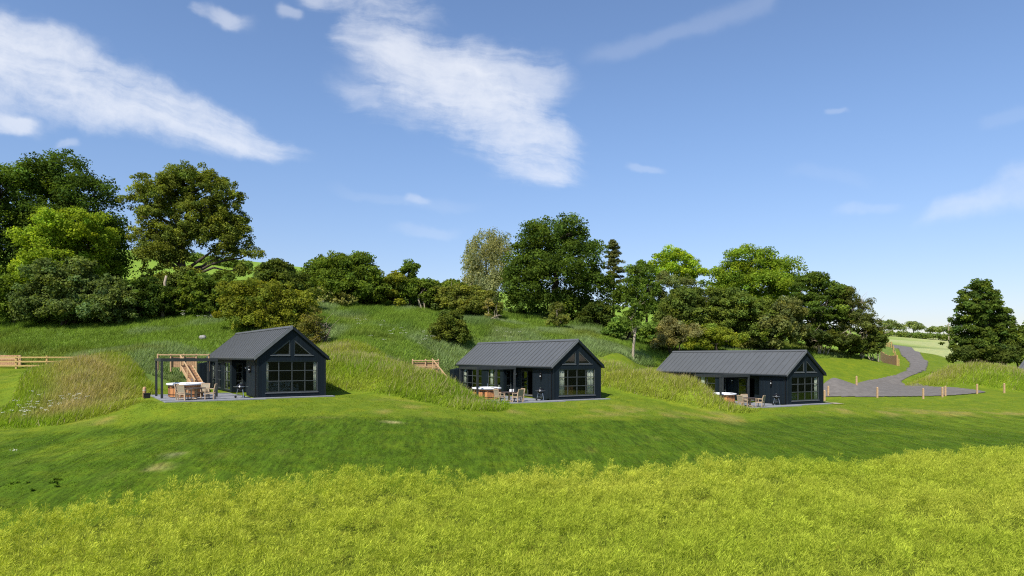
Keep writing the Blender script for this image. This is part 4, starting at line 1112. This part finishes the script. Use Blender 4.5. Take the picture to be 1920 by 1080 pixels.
tree('shrub','dark green bush at the right end of the wood beside the boarded fence',1640,98,[(1640,640,18,20),(1625,655,24,14),(1600,650,24,16)],DOL,28,'bush',trunk_r=.08,clump=.55,stems=4,bark='palebark')
tree('shrub','tall dark olive bush filling the wood under the lime-green tree',1285,96,[(1285,568,30,30),(1325,565,34,32),(1262,592,34,32),(1315,600,46,34),(1240,620,22,28)],(.052,.075,.018),29,'bush',trunk_r=.15,clump=.8,stems=3)
tree('shrub','pale brownish flowering bush left of the roof of the cabin by the parking area',1262,90,[(1258,622,24,22),(1290,630,34,20),(1250,643,24,14)],(.100,.100,.044),30,'bush',trunk_r=.1,clump=.6,leaf=.24,stems=4)
tree('shrub','yellow-green bush behind mid-roof of the cabin by the parking area',1340,89,[(1330,632,36,20),(1365,640,30,15),(1310,645,30,12)],(.088,.112,.016),31,'bush',trunk_r=.1,clump=.6,leaf=.26,stems=4)
tree('shrub','large mounded mid-green bush in front of the broad bright dome',1395,95,[(1380,582,48,34),(1420,600,46,36),(1360,610,40,28),(1410,630,56,24)],(.065,.092,.020),32,'bush',trunk_r=.18,clump=.8,stems=3,flat=.6)
tree('shrub','grey-green drooping bush behind the right roof half of the cabin by the parking area',1450,93,[(1450,615,40,30),(1475,630,34,24),(1430,642,34,16),(1480,595,34,32)],(.066,.080,.030),33,'bush',trunk_r=.14,clump=.7,stems=3,droop=.3)
tree('shrub','shadowy undergrowth bush beneath the dark layered tree',1535,97,[(1510,635,32,20),(1550,640,34,18),(1580,640,26,16)],(.038,.052,.014),34,'bush',trunk_r=.08,clump=.6,stems=6,bark='palebark',cover=1.0,bare=12,twig=1)
tree('shrub','dense dark bush at the right foot of the big round sycamore',1120,101,[(1118,590,26,22),(1140,605,22,14),(1100,598,26,16)],(.03,.045,.01),35,'bush',trunk_r=.1,clump=.7,stems=3)
tree('shrub','lush green bush on the slope left of the pale-trunked slender tree',1165,92,[(1165,612,24,18),(1150,625,22,12),(1215,630,26,22),(1230,650,22,16)],(.062,.105,.022),36,'bush',trunk_r=.1,clump=.65,stems=3)
tree('hawthorn','small round hawthorn with a short dark trunk alone on the slope behind the middle cabin',843,79,[(845,602,26,17),(832,620,28,15),(860,624,22,15),(845,634,34,12)],(.052,.070,.015),37,trunk_r=.17,clump=.55,leaf=.26,cover=1.7,fork=.38)
tree('sapling','wispy olive sapling in front of the big round sycamore',1045,94,[(1045,582,16,16),(1040,602,20,14),(1060,600,12,10)],(.075,.092,.024),38,trunk_r=.06,clump=.45,leaf=.22,stems=3,cover=.9,bark='palebark')
tree('sapling','thin pale almost leafless sapling on the slope below the willow',915,92,[(915,578,10,18),(920,597,12,10)],(.11,.11,.04),39,trunk_r=.06,clump=.4,leaf=.2,cover=.5,bark='palebark',bare=5)
tree('maple_tree','lone spreading tree with ragged tiers of foliage at the right beyond the grass mound',1840,100,[(1833,540,20,13),(1825,558,28,14),(1862,560,14,12),(1835,578,36,16),(1866,592,26,16),(1828,602,40,18),(1872,618,28,18),(1838,625,40,18),(1830,645,46,16),(1875,645,34,18),(1845,545,14,14),(1850,572,26,16),(1812,578,12,10),(1886,604,12,14)],(.044,.070,.015),40,trunk_r=.35,clump=.7,flat=.6,cover=1.15,vary=.35,fill=.4)
tree('shrub','dark bush at the foot of the lone spreading tree',1845,98,[(1838,668,44,22),(1880,668,34,22),(1810,672,24,18)],(.036,.052,.013),41,'bush',trunk_r=.1,clump=.7,stems=3)
tree('shrub','green bush cut by the right picture edge beside the lone spreading tree',1915,99,[(1905,650,34,26),(1940,640,40,34),(1915,672,40,18)],(.058,.085,.018),42,'bush',trunk_r=.12,clump=.7,stems=3)
far = [(1668,250,[(1665,611,16,9),(1680,614,14,8)],'small far tree at the left end of the distant hedge'),(1712,250,[(1712,612,14,9),(1722,616,10,6)],'round far tree standing alone behind the middle of the distant hedge'),(1762,255,[(1752,620,14,6),(1772,620,16,7)],'low far tree clump near the distant pole')]
for q, (px, Y, lb, lab) in enumerate(far):
    tree('far_tree', lab, px, Y, lb, (.085,.115,.045), 50+q, trunk_r=.2, clump=1.1, leaf=.6, n_per=60, group='far trees behind the distant hedge')
def hedge(label, p, h, wd, pal, seed):
    rg = np.random.default_rng(seed); P = catmull(p, 10)
    o = np.array((P[0][0],P[0][1],H1(P[0][0],P[0][1]))); root = thing('hedge', label, 'hedge', tuple(o))
    L = []; mb = MB()
    for q in P:
        z = H1(q[0],q[1]); L.append((q[0]-o[0],q[1]-o[1],z-o[2]+h*.5,wd*1.6,wd,h*.55))
        mb.tube([(q[0]-o[0],q[1]-o[1],z-o[2]-.3),(q[0]-o[0],q[1]-o[1],z-o[2]+h*.6)],[.09,.04],6)
    mb.build('stem', M['bark'], root)
    V, CO = leaves(L, rg, pal, .9, 60, .5, 1.2, .8, .25); np_mesh('foliage', V, len(V)//4, 4, M['leaf'], CO, root)
hedge('long trimmed hedge across the top of the far pale field', [gpx(1630,244),gpx(1700,243),gpx(1760,242),gpx(1830,240)], 1.7, 1.0, (.075,.110,.030), 60)
hedge('low hedge on the hill crest seen under the gappy ash tree', [gpx(330,168),gpx(400,168),gpx(460,168)], 1.6, 1.2, (.08,.12,.03), 61)

# pale broken trunk under the ash
x, y = gpx(304,83.5); z = H1(x,y)
t = thing('dead_trunk','pale broken dead trunk leaning under the left side of the gappy ash tree','dead tree',(x,y,z))
rgd = np.random.default_rng(77); q1 = at(312,517,83.5)-Vector((x,y,z)); q2 = at(280,556,83.0)-Vector((x,y,z))
mb = MB(); limb(mb, rgd, (0,0,-.4), tuple(q1), .30, .14, .06, 7); mb.build('trunk', M['palebark'], t, True)
mb = MB(); limb(mb, rgd, (.05,0,.7), tuple(q2), .13, .05, .08, 5); mb.build('branch', M['palebark'], t, True)

# ------------------------------------------------------------------ grasses and crop
def scatter(n, x0, x1, y0, y1, rg): return rg.uniform(x0,x1,n), rg.uniform(y0,y1,n)
def inview(X, Y, m=5): return (np.abs(X) < .745*Y+m)
def blades(X, Y, h, wdt, lean, col, rg, tip=None, sink=.03):
    n = len(X); Z = H(X,Y)-sink
    a = rg.random(n)*6.283; hw = (wdt*.5)*rg.uniform(.6,1.3,n)
    hh = h*rg.uniform(.6,1.3,n)
    b0 = np.stack([X-np.cos(a)*hw,Y-np.sin(a)*hw,Z],1); b1 = np.stack([X+np.cos(a)*hw,Y+np.sin(a)*hw,Z],1)
    la = rg.random(n)*6.283; lr = hh*lean*rg.random(n)
    tp = np.stack([X+np.cos(la)*lr+hh*lean*.5,Y+np.sin(la)*lr,Z+hh],1)
    V = np.stack([b0,b1,tp],1).reshape(-1,3)
    C0 = np.repeat(col,3,axis=0)
    if tip is not None: C0.reshape(-1,3,3)[:,2,:] = tip
    return V, C0

def jitter(col, n, rg, s=.25, nz=None):
    c = np.tile(np.array(col),(n,1))*np.exp(rg.normal(0,s,n))[:,None]
    return c

rg = np.random.default_rng(100)
# tall grass on the mounds
V_, C_ = [], []
X, Y = scatter(3200000,-75,85,38,100,rg)
mw = mound_mask(X,Y); k = (mw+(vnoise(X,Y,.8,13)-.5)*.09*(mw < .2) > .03) & inview(X,Y,4) & (pad_mask(X,Y) < .3) & (np.hypot(X+24.3,Y-46.6) > 1.9) & (rg.random(len(X)) < .8)
X, Y, mw = X[k], Y[k], mw[k]
n1 = vnoise(X,Y,4,11); n2 = vnoise(X,Y,1.3,12)
gcol = np.array((.165,.275,.018))[None,:]*(1-n1[:,None])+np.array((.265,.300,.045))[None,:]*n1[:,None]
left = smooth(-24,-28,X)[:,None] if False else (X < -22)[:,None]*1.0
hi_ = smooth(.18,.75,mw)[:,None]*left*(.35+.4*n2[:,None])
gcol = gcol*(1-hi_)+np.array((.38,.31,.14))*hi_
gcol = gcol*np.exp(rg.normal(0,.28,len(X)))[:,None]
hh = (.20+.38*n2)*smooth(.0,.15,mw)
V, CO = blades(X,Y,hh,.040,.8,gcol,rg,tip=gcol*np.array((1.25,1.1,1.15))); V_.append(V); C_.append(CO)
# seed heads
s = rg.random(len(X)) < .035+.10*smooth(.5,1,mw); hc = np.array((.42,.34,.19))*np.exp(rg.normal(0,.2,s.sum()))[:,None]
V, CO = blades(X[s],Y[s],hh[s]*1.5,.035,.5,hc,rg); V_.append(V); C_.append(CO)
V = np.concatenate(V_); o = np_mesh('long_grass', V, len(V)//3, 3, M['grass'], np.concatenate(C_))
tag(o,'long seeding grass waving on the mounds beside the cabins','long grass',kind='stuff')

# lush grass on the bank
X, Y = scatter(1300000,-78,82,56,112,rg)
bm = bank_mask(X,Y); k = (bm > .15) & inview(X,Y,4) & (mound_mask(X,Y) < .2) & (pad_mask(X,Y) < .2)
px = 960+F*X/Y; k &= ~((px > 1648) & (Y > 85)); k &= rg.random(len(X)) < .8
X, Y = X[k], Y[k]; n1 = vnoise(X,Y,5,21); n2 = vnoise(X,Y,1.8,22)
reed = smooth(.5,.72,n1)[:,None]
gcol = np.array((.150,.225,.030))*(1-reed)+np.array((.190,.255,.092))*reed
n4 = vnoise(X,Y,3.2,24); n5 = vnoise(X,Y,9,25); dk = (smooth(.60,.78,n4*.6+n2*.4)*.6)[:,None]
gcol = gcol*(1-dk)+np.array((.07,.125,.018))*dk
st_ = (smooth(.55,.8,n5*.7+n4*.3)*.5)[:,None]; gcol = gcol*(1-st_)+np.array((.19,.205,.04))*st_
gcol = gcol*(.75+.5*n2[:,None])*np.exp(rg.normal(0,.28,len(X)))[:,None]
V, CO = blades(X,Y,.25+.45*n2*n1+.55*dk[:,0],.055,.7,gcol,rg,tip=gcol*np.array((1.2,1.15,1.3)))
o = np_mesh('bank_grass', V, len(V)//3, 3, M['grass'], CO)
tag(o,'lush green grass and reeds on the bank below the trees','grass',kind='stuff')

# mown lawn: short blades
X, Y = scatter(2000000,-52,62,21,72,rg)
k = (Y > edge_y(X)-.3) & inview(X,Y,4) & (bank_mask(X,Y) < .3) & (mound_mask(X,Y) < .06) & (pad_mask(X,Y) < .15)
px = 960+F*X/Y; k &= ~((px > 1490) & (Y > 69.5) & (px < 1880)) | ((px > 1530)&(Y > 80)&(px < 1640))
k &= rg.random(len(X)) < np.clip(1.15-(Y-30)/45,.3,1)
X, Y = X[k], Y[k]; c0, _ = ground_col(X,Y); n3 = vnoise(X,Y,.6,31)
gcol = c0*np.exp(rg.normal(.06,.40,len(X)))[:,None]*(.8+.5*n3[:,None])
sw = (rg.random(len(X)) < .06)[:,None]; gcol = np.where(sw, np.array((.26,.25,.07)), gcol)
V, CO = blades(X,Y,.035+.045*n3,.030,1.1,gcol,rg)
o = np_mesh('lawn_grass', V, len(V)//3, 3, M['grass'], CO)
tag(o,'short mown grass of the lawn between the cabins and the crop','lawn',kind='stuff')

# oilseed crop in the foreground
def crop_plants():
    rg = np.random.default_rng(200)
    X, Y = scatter(26000,-40,48,11.5,42,rg)
    k = (Y < edge_y(X)+.25*rg.normal(size=len(X))) & inview(X,Y,3)
    X, Y = X[k], Y[k]; Z = H(X,Y)
    n1 = vnoise(X,Y,5,41); n2 = vnoise(X,Y,1.4,42)
    n = len(X); NP = 95
    hp = 1.08*(.70+.36*n2)*rg.uniform(.80,1.18,n)
    kk = np.repeat(np.arange(n), NP); m = len(kk)
    t = rg.random(m)**.6; ang = rg.random(m)*6.283
    rad = .03+.24*rg.random(m)**.8*(1.15-.85*t)
    lean = .20
    base = np.stack([X[kk]+np.cos(ang)*rad+hp[kk]*t*lean, Y[kk]+np.sin(ang)*rad, Z[kk]+hp[kk]*(.28+.70*t)],1)
    d = np.stack([np.cos(ang)*.55+.35, np.sin(ang)*.55, np.full(m,.75)],1)+rg.normal(0,.33,(m,3))
    d /= np.linalg.norm(d,axis=1)[:,None]
    L = rg.uniform(.07,.19,m)[:,None]; side = np.cross(d, rg.normal(size=(m,3))); side /= np.linalg.norm(side,axis=1)[:,None]
    wv = rg.uniform(.009,.021,m)[:,None]
    q = np.stack([base, base+d*L*.45+side*wv*.5, base+d*L, base+d*L*.45-side*wv*.5],1)
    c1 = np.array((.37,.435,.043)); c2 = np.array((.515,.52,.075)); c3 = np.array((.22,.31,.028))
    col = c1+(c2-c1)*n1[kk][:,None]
    low = ((1-t)*.75)[:,None]; col = col*(1-low)+c3*low  # lower pods darker green: shade in the gaps is put into the colour
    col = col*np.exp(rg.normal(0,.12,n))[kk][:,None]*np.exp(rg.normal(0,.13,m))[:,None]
    return q.reshape(-1,3), np.repeat(col,4,axis=0)
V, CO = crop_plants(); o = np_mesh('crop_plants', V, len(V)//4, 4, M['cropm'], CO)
tag(o,'tall yellow-green oilseed crop filling the foreground','crop',kind='stuff')

# a few broad-leaved weeds in the mown slope
rgw = np.random.default_rng(310); LW = []
for qx, qy, nq in ((92,906,5),(48,903,2),(6,914,3),(104,916,2),(470,905,1)):
    gx_, gy_ = ground_at(qx, qy)
    for _ in range(nq):
        x = gx_+rgw.normal(0,.40); y = gy_+rgw.normal(0,.3); LW.append((x,y,H1(x,y)+.05,.06,.06,.045))
V, CO = leaves(LW, rgw, (.040,.072,.010), .05, 7, .09, 1.0, .6, .3); o = np_mesh('lawn_weeds', V, len(V)//4, 4, M['leaf'], CO)
tag(o,'dark broad-leaved weeds dotted low on the mown slope','weeds',kind='stuff')

# white umbel flowers
def umbels():
    rg = np.random.default_rng(300); VV = []; CC = []
    spots = [(60,792,42,9,.7),(30,798,41,5,.5),(75,765,44,5,.6),(148,750,46,6,.25),(45,755,45,5,1.0),(120,762,45.5,3,.3),(30,905,31,1,.2)]
    for px,py,Yy,n,sp_ in spots:
        for _ in range(n):
            x = (px-960)/F*Yy+rg.normal(0,sp_); y = Yy+rg.normal(0,sp_); z = H1(x,y)+rg.uniform(.45,.75)
            for q in range(9):
                c = np.array((x,y,z))+rg.normal(0,.07,3)*np.array((1,1,.35)); s = .024
                VV += [c+np.array(v)*s for v in ((-1,-1,.3),(1,-1,-.2),(1,1,.3),(-1,1,.1))]; CC += [(.62,.62,.52)]*4
            VV += [np.array(v) for v in ((x-.01,y,z-.7),(x+.01,y,z-.7),(x+.01,y,z),(x-.01,y,z))]; CC += [(.08,.13,.02)]*4
    for px,py,Yy,n,sp_ in [(405,598,82,14,1.2),(345,590,83,6,1.),(605,560,92,12,1.2),(780,640,75,10,1.4),(745,655,73,8,1.),(700,640,78,6,1.5),(970,640,82,8,1.5)]:
        for _ in range(n):
            x = (px-960)/F*Yy+rg.normal(0,sp_); y = Yy+rg.normal(0,sp_); z = H1(x,y)+rg.uniform(.6,1.0)
            for q in range(9):
                c = np.array((x,y,z))+rg.normal(0,.11,3)*np.array((1,1,.35)); s = .04
                VV += [c+np.array(v)*s for v in ((-1,-1,.3),(1,-1,-.2),(1,1,.3),(-1,1,.1))]; CC += [(.55,.55,.45)]*4
            VV += [np.array(v) for v in ((x-.01,y,z-1),(x+.01,y,z-1),(x+.01,y,z),(x-.01,y,z))]; CC += [(.08,.13,.02)]*4
    return np.array(VV), np.array(CC)
V, CO = umbels(); o = np_mesh('meadow_flowers', V, len(V)//4, 4, M['petal'], CO)
tag(o,'scattered white umbel flowers on the left mound and the bank','wildflowers',kind='stuff')
